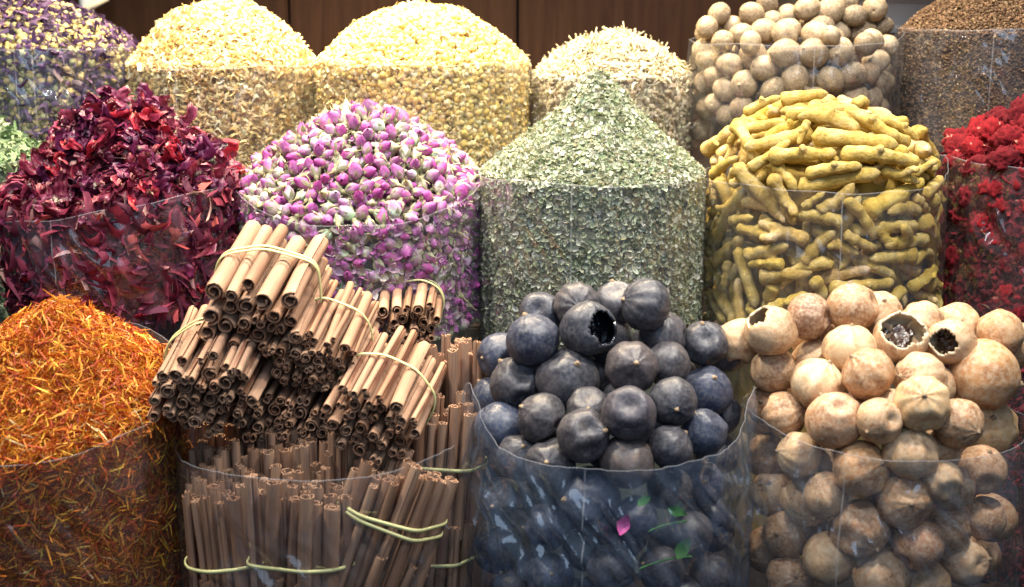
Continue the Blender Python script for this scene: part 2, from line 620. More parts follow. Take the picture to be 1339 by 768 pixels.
CRINK = {   # where the film is crumpled: px, py, reach, depth
    'nutmeg': [(1112, 84, 50, .008)],
    'jasmine': [(352, 98, 26, .004)],
    'mallow': [(60, 110, 50, .005)],
    'chamomile': [(600, 110, 40, .004)],
    'stems': [(850, 122, 26, .005)],
    'seed': [(1290, 110, 40, .004)],
    'leaf': [(840, 285, 50, .005), (670, 320, 50, .004)],
    'turmeric': [(1172, 292, 46, .007), (1030, 335, 40, .005), (1120, 345, 40, .004)],
    'hibiscus': [(85, 340, 56, .008), (230, 300, 50, .006), (160, 350, 50, .005)],
    'rose': [(600, 320, 50, .005)],
    'cinnamon': [(555, 700, 56, .009), (290, 720, 60, .008), (420, 745, 60, .008), (480, 650, 40, .004)],
    'black_lime': [(675, 660, 80, .012), (915, 670, 80, .012), (800, 720, 70, .009)],
    'tan_lime': [(1262, 680, 66, .011), (1060, 700, 66, .008), (1170, 740, 60, .008), (1010, 640, 46, .006)],
    'safflower': [(80, 720, 70, .005), (180, 660, 50, .004)],
    'celosia': [(1300, 300, 60, .005)],
}
for key, lab, seams, rf, fm in BAGS:
    s = S[key]
    folded = key in ('black_lime',)
    crk = CRINK.get(key, ())
    make_film(s, lab, FB, seams, rf, fm, amp=0.0045 if folded else (0.003 if key in ('nutmeg', 'tan_lime', 'cinnamon', 'turmeric') else 0.0022), wr=1.6 if folded else 1.0, crinkles=crk)


# ------------------------------------------------------------------ loose-piece templates
def t_leaf(cup=0.25, w=0.5, seed=0):
    r = random.Random(seed)
    nu, nv = 3, 5
    V, sh = [], []
    for j in range(nv):
        t = j / (nv - 1)
        ww = w * math.sin(math.pi * min(1, max(0.03, t ** 0.8 * 0.96 + 0.02))) * r.uniform(.85, 1.1) * 0.5
        for i in range(nu):
            u = (i - 1)
            V.append((t - 0.5, u * ww, cup * (abs(u) * 0.5 * w + (t - 0.5) ** 2 * 1.4) + r.uniform(-.04, .04)))
            sh.append(1.0 if u == 0 else r.uniform(.85, 1.05))
    return np.array(V), grid_tris(nu, nv), np.array(sh)


def t_strip(n=5, w=0.1, bend=0.5, twist=1.0, vee=0.3, seed=0):
    r = random.Random(seed)
    V, sh = [], []
    bx = r.uniform(-1, 1) * bend; bz = r.uniform(.2, 1) * bend
    for j in range(n):
        t = j / (n - 1)
        x = t - 0.5
        ww = w * (0.35 + 0.65 * math.sin(math.pi * (0.15 + 0.75 * t)))
        a = twist * t + seed
        for u in (-1, 0, 1):
            yy = u * ww * math.cos(a); zz = u * ww * math.sin(a)
            V.append((x, yy + bx * (t - .5) ** 2 * 2, zz + (vee * ww if u == 0 else 0) + bz * (.25 - (t - .5) ** 2)))
            sh.append(1.0 if u else 0.85)
    return np.array(V), grid_tris(3, n), np.array(sh)


def t_ball(sub=1, jit=0.12, sx=1, sz=1, seed=0):
    bm = bmesh.new()
    bmesh.ops.create_icosphere(bm, subdivisions=sub, radius=0.5)
    r = random.Random(seed)
    V = np.array([v.co[:] for v in bm.verts])
    V *= np.array([1 + r.uniform(-jit, jit) for _ in range(len(V))])[:, None]
    V *= np.array([sx, 1, sz])
    T = np.array([[v.index for v in f.verts] for f in bm.faces])
    bm.free()
    return V, T, np.array([r.uniform(.8, 1.1) for _ in range(len(V))])


def t_twig(n=5, w=0.06, bend=0.3, seed=0):
    r = random.Random(seed)
    V = []
    bx, bz = r.uniform(-bend, bend), r.uniform(-bend, bend)
    for j in range(n):
        t = j / (n - 1)
        ww = w * r.uniform(.75, 1.25)
        for i in range(5):
            a = 2 * math.pi * i / 5
            V.append((t - .5, math.cos(a) * ww + bx * (t - .5) ** 2 * 2, math.sin(a) * ww + bz * (t - .5) ** 2 * 2))
    T = grid_tris(5, n, wrap=True).tolist()
    for b in (0, (n - 1) * 5):
        T += [(b, b + 1, b + 2), (b, b + 2, b + 3), (b, b + 3, b + 4)]
    return np.array(V), np.array(T), np.array([r.uniform(.85, 1.1) for _ in V])


def palette(n, cols, weights, jit=0.15):
    cols = np.array(cols, float)
    w = np.array(weights, float); w /= w.sum()
    c = cols[rng.choice(len(cols), n, p=w)]
    return np.clip(c * rng.uniform(1 - jit, 1 + jit, (n, 1)) * rng.uniform(1 - jit * .4, 1 + jit * .4, (n, 3)), 0, 1)


def heap(name, s, layers, core_col, zlow, mat, label, cat, shrink=0.008, sink=0.006):
    """One uncountable heap: layers of loose pieces over a solid core, joined."""
    parts = [s.core(shrink, sink, core_col)]
    for (tmpl, n_top, n_side, size, svar, cols, wts, tilt, inset, lift, stretch) in layers:
        P, Nn = s.sample(n_top, n_side, zlow, inset=inset + size * 0.2)
        n = len(P)
        P = P + Nn * (rng.uniform(-1.0, 0.6, (n, 1)) * lift)
        # pieces never poke through the film
        rr = np.hypot(P[:, 0] - s.x, P[:, 1] - s.y)
        rot = frames(Nn, rng.uniform(0, 2 * np.pi, n), tilt)
        sc = size * rng.uniform(1 - svar, 1 + svar, (n, 1)) * np.array(stretch)[None] * rng.uniform(.85, 1.15, (n, 3))
        idx = rng.integers(0, len(tmpl), n)
        parts.append(scatter(tmpl, idx, P, rot, sc, palette(n, cols, wts)))
    Vs, Ts, Cs, off = [], [], [], 0
    for v, t, c in parts:
        Vs.append(v); Ts.append(t + off); Cs.append(c); off += len(v)
    me = fast_mesh(name, np.vstack(Vs), np.vstack(Ts), np.vstack(Cs), smooth=True)
    o = link(name, me, mat)
    return tag(o, label, cat, kind='stuff')


M_LEAF = piece_mat("dry_leaf", 0.65, 500, 0.3, 0.12)
M_PETAL = piece_mat("dry_petal", 0.7, 450, 0.3, 0.2)
M_THREAD = piece_mat("dry_thread", 0.55, 500, 0.25, 0.15)
M_SEED = piece_mat("dry_seed", 0.6, 600, 0.4)

leafs = [t_leaf(c, w, i) for i, (c, w) in enumerate([(.3, .6), (.5, .7), (-.3, .55), (.15, .8), (.6, .5), (.1, .4)])]
strips = [t_strip(5, w, b, tw, .4, i) for i, (w, b, tw) in enumerate([(.09, .5, .6), (.12, .9, 1.2), (.08, .3, .4), (.14, 1.2, 1.8), (.10, .7, -1.0)])]
curls = [t_strip(7, w, b, tw, .5, i + 20) for i, (w, b, tw) in enumerate([(.16, 1.5, .8), (.2, 2.0, 1.4), (.14, 1.1, 2.2), (.22, 1.6, -1.2)])]
threads = [t_strip(5, w, b, tw, .5, i + 40) for i, (w, b, tw) in enumerate([(.034, .45, .5), (.04, .8, 1.0), (.03, .35, .3), (.036, 1.0, -.8), (.045, .25, 1.5)])]
balls = [t_ball(1, .14, sx, sz, i) for i, (sx, sz) in enumerate([(1, .95), (1.05, .85), (.95, 1), (1.1, .9)])]
seeds = [t_ball(1, .1, sx, .7, i + 9) for i, sx in enumerate([1.5, 1.8, 1.2])]
twigs = [t_twig(5, w, b, i) for i, (w, b) in enumerate([(.05, .3), (.07, .15), (.04, .5), (.06, .8)])]

zl = lambda py, Y, r: at(600, py, Y - r)[2]

# green leaf flakes
s = S['leaf']
heap("leaf_flakes", s, [
    (leafs, 18000, 14000, .0074, .4, [(.41, .44, .29), (.53, .56, .42), (.31, .36, .21), (.68, .69, .57), (.38, .35, .20), (.20, .24, .14)], [4, 3.4, 2.4, 2.0, 1, .9], .55, .001, .003, (1, 1, 1)),
    (leafs, 5000, 3800, .0048, .4, [(.45, .45, .30), (.33, .36, .22), (.60, .58, .46)], [2, 2, 1], .7, .001, .003, (1, 1, 1)),
    (twigs, 500, 380, .009, .4, [(.30, .22, .13), (.45, .38, .24)], [1, 1], .3, .001, .003, (1, .5, .5)),
], (.18, .20, .12), at(700, 450, 1.33)[2] - .02, M_LEAF, "tall cone of grey green crushed leaf flakes in the centre", "dried leaves")

# jasmine
s = S['jasmine']
heap("curled_petals", s, [
    (curls, 6000, 5200, .0098, .35, [(.78, .58, .24), (.85, .70, .38), (.62, .42, .17), (.88, .78, .52)], [3, 3, 1.5, 1], .6, .002, .004, (1, 1, 1)),
    (strips, 3000, 2800, .008, .4, [(.72, .52, .22), (.82, .66, .36), (.5, .32, .14)], [2, 2, 1], .6, .002, .004, (1, 1.2, 1)),
], (.40, .27, .11), at(300, 215, 1.6)[2] - .02, M_PETAL, "bright heap of curled pale yellow dried petals under the lamp", "dried flowers")

# chamomile
s = S['chamomile']
heap("chamomile_flowers", s, [
    (balls, 5200, 4700, .0076, .32, [(.74, .52, .14), (.80, .62, .24), (.62, .42, .12), (.82, .70, .38)], [3, 3, 1.4, 1.4], .8, .003, .004, (1, 1, 1)),
    (curls, 2400, 2100, .0078, .4, [(.82, .70, .42), (.70, .54, .26)], [1, 1], .7, .002, .004, (1, 1, 1)),
    (twigs, 260, 200, .013, .4, [(.65, .52, .24), (.5, .38, .18)], [1, 1], .5, .002, .004, (1, .6, .6)),
], (.36, .25, .09), at(550, 205, 1.6)[2] - .02, M_PETAL, "rounded heap of small golden chamomile heads in the back row", "dried flowers")

# pale stems
s = S['stems']
heap("cream_stems", s, [
    (twigs, 1500, 900, .020, .45, [(.66, .56, .36), (.74, .66, .47), (.52, .42, .25), (.56, .50, .31)], [3, 2, 1.4, 1.2], .3, .003, .005, (1, .9, .9)),
    (balls, 1100, 700, .0065, .4, [(.66, .56, .36), (.56, .46, .28)], [1, 1], .8, .003, .004, (1.3, 1, .8)),
    (strips, 700, 500, .012, .4, [(.84, .78, .60), (.62, .54, .36)], [1, 1], .6, .002, .005, (1, 1.3, 1)),
], (.45, .38, .24), at(800, 190, 1.6)[2] - .02, M_PETAL, "low heap of cream dried stems and buds behind the leaf cone", "dried stems")

# brown seeds
s = S['seed']
heap("brown_seeds", s, [
    (seeds, 15000, 20000, .0027, .3, [(.16, .085, .038), (.23, .13, .06), (.10, .05, .022), (.40, .27, .14)], [3, 2, 2, .5], .6, .001, .002, (1, 1, 1)),
], (.12, .066, .03), at(1250, 300, 1.6)[2] - .02, M_SEED, "heap of tiny brown seeds filling the bag beside nutmegs", "seeds", shrink=.004, sink=.003)

# mixed mallow flowers
s = S['mallow']
heap("mixed_flowers", s, [
    (balls, 1900, 1700, .0095, .35, [(.48, .37, .16), (.42, .40, .20), (.55, .42, .18), (.33, .30, .15)], [3, 2, 2, 1], .8, .003, .004, (1, 1, 1)),
    (curls, 2600, 2300, .0115, .4, [(.085, .040, .12), (.050, .026, .075), (.14, .08, .17), (.24, .18, .20)], [3, 3, 2, 1], .7, .002, .005, (1, 1.3, 1)),
    (leafs, 700, 500, .010, .4, [(.40, .42, .22), (.5, .40, .2)], [1, 1], .7, .002, .004, (1, 1, 1)),
], (.10, .07, .10), at(60, 215, 1.6)[2] - .02, M_PETAL, "heap of mixed purple petals and yellowish buds in the back corner", "dried flowers")

# green sage
s = S['sage']
heap("sage_leaves", s, [
    (strips, 4200, 3200, .017, .45, [(.18, .27, .13), (.26, .35, .19), (.12, .20, .09), (.36, .43, .28)], [3, 3, 2, 1], .6, .002, .005, (1, 1.5, 1)),
    (leafs, 3000, 2300, .010, .4, [(.19, .28, .14), (.28, .36, .21), (.14, .21, .10)], [2, 2, 1], .7, .002, .004, (1, .8, 1)),
], (.12, .17, .09), at(30, 450, 1.4)[2] - .02, M_LEAF, "heap of pale green sage leaves cut off at the edge", "dried leaves")

# safflower
s = S['safflower']
heap("safflower_threads", s, [
    (threads, 18000, 18000, .0158, .45, [(.62, .17, .018), (.74, .30, .028), (.44, .065, .014), (.76, .44, .05), (.26, .035, .012), (.78, .60, .28)], [4.4, 3.6, 3.2, 1.9, 1.8, .4], .5, .002, .0095, (1, 1, 1)),
    (threads, 6000, 6000, .012, .5, [(.70, .22, .03), (.48, .07, .018), (.80, .42, .06)], [2, 1.4, 1], .6, .002, .006, (1, 1, 1)),
], (.46, .14, .02), at(100, 800, 1.05)[2] - .03, M_THREAD, "heap of bright orange safflower threads in the front corner", "dried threads", shrink=.009, sink=.008)


# ------------------------------------------------------------------ countable pieces: tools
def relax(P, rad, fixed_ray=None, iters=80, sack=None, gap=0.0, wall=0.002, frozen=None):
    """Push overlapping balls apart; those with a line of sight slide along it only."""
    P = P.copy(); n = len(P)
    for _ in range(iters):
        D = P[:, None] - P[None]
        dist = np.linalg.norm(D, axis=2) + np.eye(n)
        ov = (rad[:, None] + rad[None]) * (1 - gap) - dist
        np.fill_diagonal(ov, 0)
        ov = np.clip(ov, 0, None)
        mv = (D / dist[..., None] * (ov * 0.4)[..., None]).sum(1)
        if fixed_ray is not None:
            for i in range(n):
                if fixed_ray[i] is not None:
                    d = fixed_ray[i]
                    mv[i] = d * np.dot(mv[i], d) + 0.10 * (mv[i] - d * np.dot(mv[i], d))
        if frozen is not None:
            mv[np.array(frozen, bool)] = 0
        P += mv
        if sack is not None:
            cx_, cy_ = sack.ctr(P[:, 2])
            dx, dy = P[:, 0] - cx_, P[:, 1] - cy_
            rr = np.hypot(dx, dy) + 1e-9
            lim = sack.rad(P[:, 2]) - rad - wall
            below = P[:, 2] < sack.zrim(P[:, 0], P[:, 1]) + 0.05
            f = np.where(below & (rr > lim), lim / rr, 1.0)
            P[:, 0] = cx_ + dx * f; P[:, 1] = cy_ + dy * f
    return P


def mat4(p, Rm, sc):
    M = Matrix.Identity(4)
    for i in range(3):
        for j in range(3):
            M[i][j] = Rm[i][j] * (sc[j] if hasattr(sc, '__len__') else sc)
        M[i][3] = p[i]
    return M


PENDING = []      # repeats that get their own label once it is known what can be seen of them


def shade_of(o, choices):
    """Give a copy one of the named shades of its kind; returns the name."""
    w = np.array([c[2] for c in choices], float)
    k = int(rng.choice(len(choices), p=w / w.sum()))
    o.color = (*choices[k][1], 1)
    return choices[k][0]


def pend(o, noun, cat, group, s):
    tag(o, noun, cat, group)
    PENDING.append((o, noun, group, s))


# ------------------------------------------------------------------ dried limes
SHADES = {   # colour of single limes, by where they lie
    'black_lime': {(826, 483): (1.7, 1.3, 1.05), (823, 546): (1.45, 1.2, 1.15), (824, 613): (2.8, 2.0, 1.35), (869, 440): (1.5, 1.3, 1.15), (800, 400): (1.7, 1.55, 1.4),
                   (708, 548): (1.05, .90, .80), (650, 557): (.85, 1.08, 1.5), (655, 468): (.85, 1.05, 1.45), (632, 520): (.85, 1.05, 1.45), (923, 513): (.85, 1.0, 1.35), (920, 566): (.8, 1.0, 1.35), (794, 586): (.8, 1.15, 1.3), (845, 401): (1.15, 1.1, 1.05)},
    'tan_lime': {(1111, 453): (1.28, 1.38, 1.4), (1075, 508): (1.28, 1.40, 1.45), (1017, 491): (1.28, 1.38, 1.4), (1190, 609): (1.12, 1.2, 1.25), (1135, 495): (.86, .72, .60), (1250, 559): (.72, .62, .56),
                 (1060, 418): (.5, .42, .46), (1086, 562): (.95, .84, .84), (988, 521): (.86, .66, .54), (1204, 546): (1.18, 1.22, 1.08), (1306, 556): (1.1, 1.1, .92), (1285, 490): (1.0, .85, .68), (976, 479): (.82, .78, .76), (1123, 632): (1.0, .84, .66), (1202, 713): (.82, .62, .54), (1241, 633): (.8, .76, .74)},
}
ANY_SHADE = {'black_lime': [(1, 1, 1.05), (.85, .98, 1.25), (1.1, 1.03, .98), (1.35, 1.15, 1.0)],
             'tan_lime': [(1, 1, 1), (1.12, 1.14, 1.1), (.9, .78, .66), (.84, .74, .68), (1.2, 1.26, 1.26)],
             'nutmeg': [(1, 1, 1), (1.12, 1.12, 1.1), (.78, .74, .68), (.6, .56, .5), (.46, .42, .38), (1, .98, .95)]}
DENT = {}
LAST = [None]


def lime_verts(seed, ribs=0.02, dents=2, squash=0.94, lump=0.03, nu=48, nv=30):
    r = random.Random(seed)
    dd = []
    for _ in range(dents):
        v = Vector((r.uniform(-1, 1), r.uniform(-1, 1), r.uniform(-.8, .8))).normalized()
        dd.append((v, r.uniform(.24, .42), r.uniform(.17, .28)))
    LAST[0] = dd[0][0].copy() if dd else Vector((1, 0, 0))
    nr = r.choice([8, 9, 10, 11]); ph = r.uniform(0, 6)
    V = []
    for j in range(nv):
        t = math.pi * (0.012 + 0.976 * j / (nv - 1))
        for i in range(nu):
            p = 2 * math.pi * i / nu
            d = Vector((math.sin(t) * math.cos(p), math.sin(t) * math.sin(p), math.cos(t)))
            q = d * 1.6 + Vector((seed * 3.1, 0, 0))
            rad = 1 + lump * mnoise.noise(q) * 1.6 + lump * .4 * mnoise.noise(q * 3)
            rb = math.cos(nr * p + ph + 1.2 * mnoise.noise(q * .8))
            rad += ribs * (abs(rb) ** .7 * (1 if rb > 0 else -1)) * math.sin(t) ** .6
            for v, w, a in dd:
                ang = d.angle(v)
                rad -= a * math.exp(-(ang / w) ** 2) - a * .22 * math.exp(-((ang - w * 1.7) / (w * .6)) ** 2)
            rad += 0.05 * math.exp(-(t / .22) ** 2) - 0.06 * math.exp(-((math.pi - t) / .2) ** 2)
            V.append((d.x * rad, d.y * rad, d.z * rad * squash))
    return np.array(V), grid_tris(nu, nv, wrap=True)


def close_poles(V, T, nu, nv):
    V = np.vstack([V, V[:nu].mean(0), V[-nu:].mean(0)])
    a, b = len(V) - 2, len(V) - 1
    ex = [(i, a, (i + 1) % nu) for i in range(nu)] + [((nv - 1) * nu + (i + 1) % nu, b, (nv - 1) * nu + i) for i in range(nu)]
    return V, np.vstack([T[:, ::-1], np.array(ex)])


def lime_mesh(name, seed, **kw):
    V, T = lime_verts(seed, **kw)
    V, T = close_poles(V, T, 48, 30)
    me = fast_mesh(name, V, T)
    DENT[me.name] = LAST[0]
    return me


def lime_mat(name, stops, dust, dustamt, rough, bstr):
    m, nt, b = new_mat(name)
    oi = N(nt, 'ShaderNodeObjectInfo')
    tc = N(nt, 'ShaderNodeTexCoord')
    add = N(nt, 'ShaderNodeVectorMath', operation='MULTIPLY_ADD')
    add.inputs[1].default_value = (1, 1, 1)
    sc_ = N(nt, 'ShaderNodeVectorMath', operation='SCALE')
    comb = N(nt, 'ShaderNodeCombineXYZ')
    L(nt, oi.outputs['Random'], comb.inputs[0]); L(nt, oi.outputs['Random'], comb.inputs[1])
    L(nt, comb.outputs[0], sc_.inputs[0]); sc_.inputs['Scale'].default_value = 40
    L(nt, tc.outputs['Object'], add.inputs[0]); L(nt, sc_.outputs[0], add.inputs[2])

    def nz(scale, detail, dist=0):
        t = N(nt, 'ShaderNodeTexNoise')
        t.inputs['Scale'].default_value = scale; t.inputs['Detail'].default_value = detail
        t.inputs['Roughness'].default_value = .65; t.inputs['Distortion'].default_value = dist
        L(nt, add.outputs[0], t.inputs['Vector'])
        return t.outputs['Fac']
    n1 = nz(1.3, 5, .6); n2 = nz(7, 5); n3 = nz(38, 3)
    r = ramp(nt, stops)
    L(nt, n1, r.inputs['Fac'])
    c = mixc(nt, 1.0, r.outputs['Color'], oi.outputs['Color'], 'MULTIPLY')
    rd = ramp(nt, [(.42, (0, 0, 0)), (.68, (dustamt,) * 3)])
    L(nt, n2, rd.inputs['Fac'])
    c = mixc(nt, rd.outputs['Color'], c, dust)
    rp = ramp(nt, [(.30, (.55, .5, .45)), (.42, (1, 1, 1))])
    L(nt, n3, rp.inputs['Fac'])
    c = mixc(nt, .6, c, mixc(nt, 1.0, c, rp.outputs['Color'], 'MULTIPLY'))
    L(nt, c, b.inputs['Base Color'])
    b.inputs['Roughness'].default_value = rough
    b.inputs['Specular IOR Level'].default_value = .35
    mm = N(nt, 'ShaderNodeMath', operation='MULTIPLY_ADD')
    L(nt, n3, mm.inputs[0]); mm.inputs[1].default_value = .35; L(nt, n2, mm.inputs[2])
    bump(nt, b, mm.outputs[0], bstr, .0022)
    return m


M_BLACK = lime_mat("black_lime_skin", [(.30, (.020, .023, .034)), (.55, (.042, .044, .056)), (.75, (.085, .080, .080))], (.17, .165, .17), .5, .37, .16)
M_TAN = lime_mat("tan_lime_skin", [(.28, (.22, .10, .045)), (.5, (.45, .265, .135)), (.72, (.61, .43, .26))], (.66, .53, .37), .6, .5, .22)


def simple_mat(name, col, rough=.6, nscale=120, amt=.35, bstr=.3, var=None, spec=.3):
    m, nt, b = new_mat(name)
    nz = noise_tex(nt, nscale, 4)
    d = tuple(c * (1 - amt) for c in col); l = tuple(min(1, c * (1 + amt * .5)) for c in col)
    r = ramp(nt, [(.3, d), (.7, l)])
    L(nt, nz.outputs['Fac'], r.inputs['Fac'])
    c = r.outputs['Color']
    if var:
        oi = N(nt, 'ShaderNodeObjectInfo')
        rv = ramp(nt, var)
        rv.color_ramp.interpolation = 'LINEAR'
        L(nt, oi.outputs['Random'], rv.inputs['Fac'])
        c = mixc(nt, 1.0, c, rv.outputs['Color'], 'MULTIPLY')
    L(nt, c, b.inputs['Base Color'])
    b.inputs['Roughness'].default_value = rough
    b.inputs['Specular IOR Level'].default_value = spec
    bump(nt, b, nz.outputs['Fac'], bstr, .001)
    return m


M_STUB = simple_mat("stem_stub", (.34, .24, .15), .8, 60)
M_PULP = simple_mat("lime_pulp_dark", (.045, .022, .014), .25, 8, .6, .5, spec=.6)
M_RIND = simple_mat("lime_rind_inside", (.62, .50, .34), .6, 6, .3)
M_MEMB = simple_mat("lime_membrane", (.62, .54, .44), .35, 6, .4)
M_BRIND = simple_mat("black_lime_inside", (.012, .014, .022), .15, 8, .5, .5, spec=.9)


def stub_mesh():
    V = []
    prof = [(.02, -.06), (.11, -.03), (.10, .03), (.055, .06), (.05, .10), (.0, .105)]
    for r, z in prof:
        for i in range(8):
            a = 2 * math.pi * i / 8
            k = 1 + .18 * math.cos(4 * a)
            V.append((r * k * math.cos(a), r * k * math.sin(a), z))
    return fast_mesh("stem_end", np.array(V), grid_tris(8, len(prof), wrap=True))


STUB = stub_mesh()
STUB.materials.append(M_STUB)

blk_meshes = [lime_mesh("black_lime", 100 + i, ribs=rb, dents=dn, lump=.03, squash=sq) for i, (rb, dn, sq) in enumerate(
    [(.008, 1, .97), (.016, 2, .93), (.008, 3, .95), (.012, 4, .92), (.014, 1, .95), (.006, 1, .98), (.024, 0, .92), (.010, 3, .95)])]
tan_meshes = [lime_mesh("tan_lime", 200 + i, ribs=rb, dents=dn, lump=.03, squash=sq) for i, (rb, dn, sq) in enumerate(
    [(.008, 1, .96), (.022, 1, .92), (.012, 2, .95), (.036, 0, .90), (.018, 1, .94), (.007, 1, .97), (.028, 1, .92), (.014, 3, .95)])]
for m_ in blk_meshes: m_.materials.append(M_BLACK)
for m_ in tan_meshes: m_.materials.append(M_TAN)


def rot_to(zdir, spin):
    z = Vector(zdir).normalized()
    q = Vector((0, 0, 1)).rotation_difference(z)
    return np.array((q.to_matrix() @ Matrix.Rotation(spin, 3, 'Z')))


def broken_lime(name, center, r, hole_dir, hole_ang, skin, inside, pulp, memb, label, cat, group, seed):
    """Shell with a jagged hole, thickness, dark pulp lumps and membranes inside."""
    nu, nv = 48, 30
    V, T = lime_verts(seed, ribs=.012, dents=0, lump=.05)
    V, T = close_poles(V, T, nu, nv)
    hd = Vector(hole_dir).normalized()
    keep = []
    for t in T:
        c = Vector(V[t].mean(0)).normalized()
        lim = hole_ang + .20 * mnoise.noise(c * 3 + Vector((seed, 0, 0))) + .06 * mnoise.noise(c * 9)
        if c.angle(hd) >= lim:
            keep.append(t)
    keep = np.array(keep)
    nV = len(V)
    cnt = {}
    for t in keep:
        for a, b in ((t[0], t[1]), (t[1], t[2]), (t[2], t[0])):
            cnt[(a, b)] = cnt.get((a, b), 0) + 1
    rim = [(a, b) for (a, b) in cnt if (b, a) not in cnt]
    faces = keep.tolist() + (keep[:, ::-1] + nV).tolist()
    for a, b in rim:
        faces += [[b, a, a + nV], [b, a + nV, b + nV]]
    mats = [0] * len(keep) + [1] * (len(faces) - len(keep))
    inner = np.array([v * (.90 + .02 * mnoise.noise(Vector(v) * 4)) for v in V])
    AV = np.vstack([V, inner])
    used = np.unique(np.array(faces)); remap = -np.ones(len(AV), int); remap[used] = np.arange(len(used))
    me = fast_mesh(name, AV[used], remap[np.array(faces)])
    me.polygons.foreach_set("material_index", np.array(mats[:len(me.polygons)], dtype=np.int32))
    me.materials.append(skin); me.materials.append(inside)
    o = link(name, me)
    o.matrix_world = mat4(center, np.eye(3), r)
    tag(o, label, cat, group)
    # dried pulp, shrunk to one side of the shell
    side0 = hd.orthogonal().normalized()
    side0 = Matrix.Rotation(seed * 1.3, 3, hd) @ side0
    bm = bmesh.new()
    bmesh.ops.create_icosphere(bm, subdivisions=4, radius=.62)
    for v in bm.verts:
        d = v.co.normalized()
        ang = d.angle(hd)
        v.co = d * (.58 + .20 * mnoise.noise(d * 3 + Vector((seed, 3, 0)))) - hd * .24 + side0 * .14
        if ang < 1.1:
            v.co -= hd * (.40 * (1 - ang / 1.1) + .18 * abs(mnoise.noise(d * 7)))
    for f in bm.faces: f.smooth = True
    me = bpy.data.meshes.new("pulp"); bm.to_mesh(me); bm.free(); me.materials.append(pulp)
    link("pulp", me, parent=o)
    # radial membranes
    side = hd.orthogonal().normalized()
    for k in range(5):
        ax = Matrix.Rotation(k * 1.22 + .3 * math.sin(k * 5 + seed) + seed, 3, hd) @ side
        V = []
        for j in range(7):
            for i in range(5):
                rr = .42 + .46 * j / 6
                lift = (-.25 + .85 * i / 4) * math.sqrt(max(.02, 1 - (rr / .93) ** 2))
                p = ax * rr + hd * lift * .7 + hd.cross(ax) * (.06 * mnoise.noise(Vector((j, i, k + seed))))
                V.append(p[:])
        link("membrane", fast_mesh("membrane", np.array(V), grid_tris(5, 7)), memb, o)
    return o


def spread_limes(s, items, n_fill, name, meshes, cat, group, shared_label, seed, fill_r, broken):
    rr_ = random.Random(seed)
    P, rads, rays, info = [], [], [], []
    for it in items:
        px, py, d, lab = it[:4]
        opt = it[4] if len(it) > 4 else {}
        sunk = d < 55 and 'hole' not in opt
        d = (57 if sunk else d) * 1.06
        guess = d / 2 / FPX * 1.15
        for _ in range(3):
            # centre of the ball: its radius inside the film, partly proud of the heap
            p = s.hit(px, py, guess + .002, guess * .15)
            guess = d / 2 / FPX * depth(p)
        dr = ray(px, py); dr = dr / np.linalg.norm(dr)
        if sunk: p = p + dr * .016
        if 'hole' in opt or 'pull' in opt: p = p - dr * opt.get('pull', .008)
        P.append(p); rads.append(guess); rays.append(dr); info.append((lab, opt))
    # unlisted ones show in the gaps behind and below
    k = 0
    while k < n_fill:
        a = rr_.uniform(0, 2 * math.pi); q = math.sqrt(rr_.random()) * (s.R - fill_r - .003)
        x = s.x + q * math.cos(a); y = s.y + q * math.sin(a)
        zt = float(s.ztop(np.float64(x), np.float64(y)))
        side = q > s.R * .55 and y < s.y
        z = rr_.uniform(at(700, 800, s.y - s.R)[2], zt - .03) if side else zt - rr_.uniform(.028, .06)
        P.append(np.array([x, y, z])); rads.append(fill_r * rr_.uniform(.85, 1.1)); rays.append(None); info.append((None, {}))
        k += 1
    P = np.array(P); rads = np.array(rads)
    for turn in range(5):
        P = relax(P, rads, rays, 40, s, gap=.09, frozen=[('hole' in o_ or o_.get('fix')) for _, o_ in info])
        for i, it in enumerate(items):
            rads[i] = (it[2] if it[2] >= 55 or 'hole' in info[i][1] else 57) * 1.05 / 2 / FPX * depth(P[i])
    objs = []
    for i, (p, r, (lab, opt)) in enumerate(zip(P, rads, info)):
        if 'hole' in opt:
            hd = opt['hole'][0] * RIGHT + opt['hole'][1] * UP - opt['hole'][2] * FWD
            objs.append(broken(name, p, r, hd, opt.get('ang', .8), lab, seed + i))
            continue
        me = meshes[opt.get('v', rr_.randrange(len(meshes)))]
        if 'stem' in opt:
            zd = opt['stem'][0] * RIGHT + opt['stem'][1] * UP - opt['stem'][2] * FWD
        else:
            zd = np.array([rr_.gauss(0, 1), rr_.gauss(-.3, 1), rr_.gauss(.2, 1)])
        Rm = rot_to(zd, rr_.uniform(0, 6.28))
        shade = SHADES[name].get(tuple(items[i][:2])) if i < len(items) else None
        if 'dent' in opt:
            g = opt['dent'][0] * RIGHT + opt['dent'][1] * UP - opt['dent'][2] * FWD
            Rm = np.array(DENT[me.name].rotation_difference(Vector(g).normalized()).to_matrix())
        o = link(name, me)
        st = opt.get('sq', 1.0)
        o.matrix_world = mat4(p, Rm, r * 1.02)
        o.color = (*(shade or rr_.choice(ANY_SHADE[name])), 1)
        if lab: tag(o, lab, cat, group)
        else: pend(o, shared_label, cat, group, s)
        # stub of the stem
        e = link("stem_end", STUB, parent=o)
        e.location = (0, 0, me.vertices[len(me.vertices) - 2].co.z - .015)
        e.rotation_euler = (0, 0, rr_.uniform(0, 6))
        objs.append(o)
    return objs


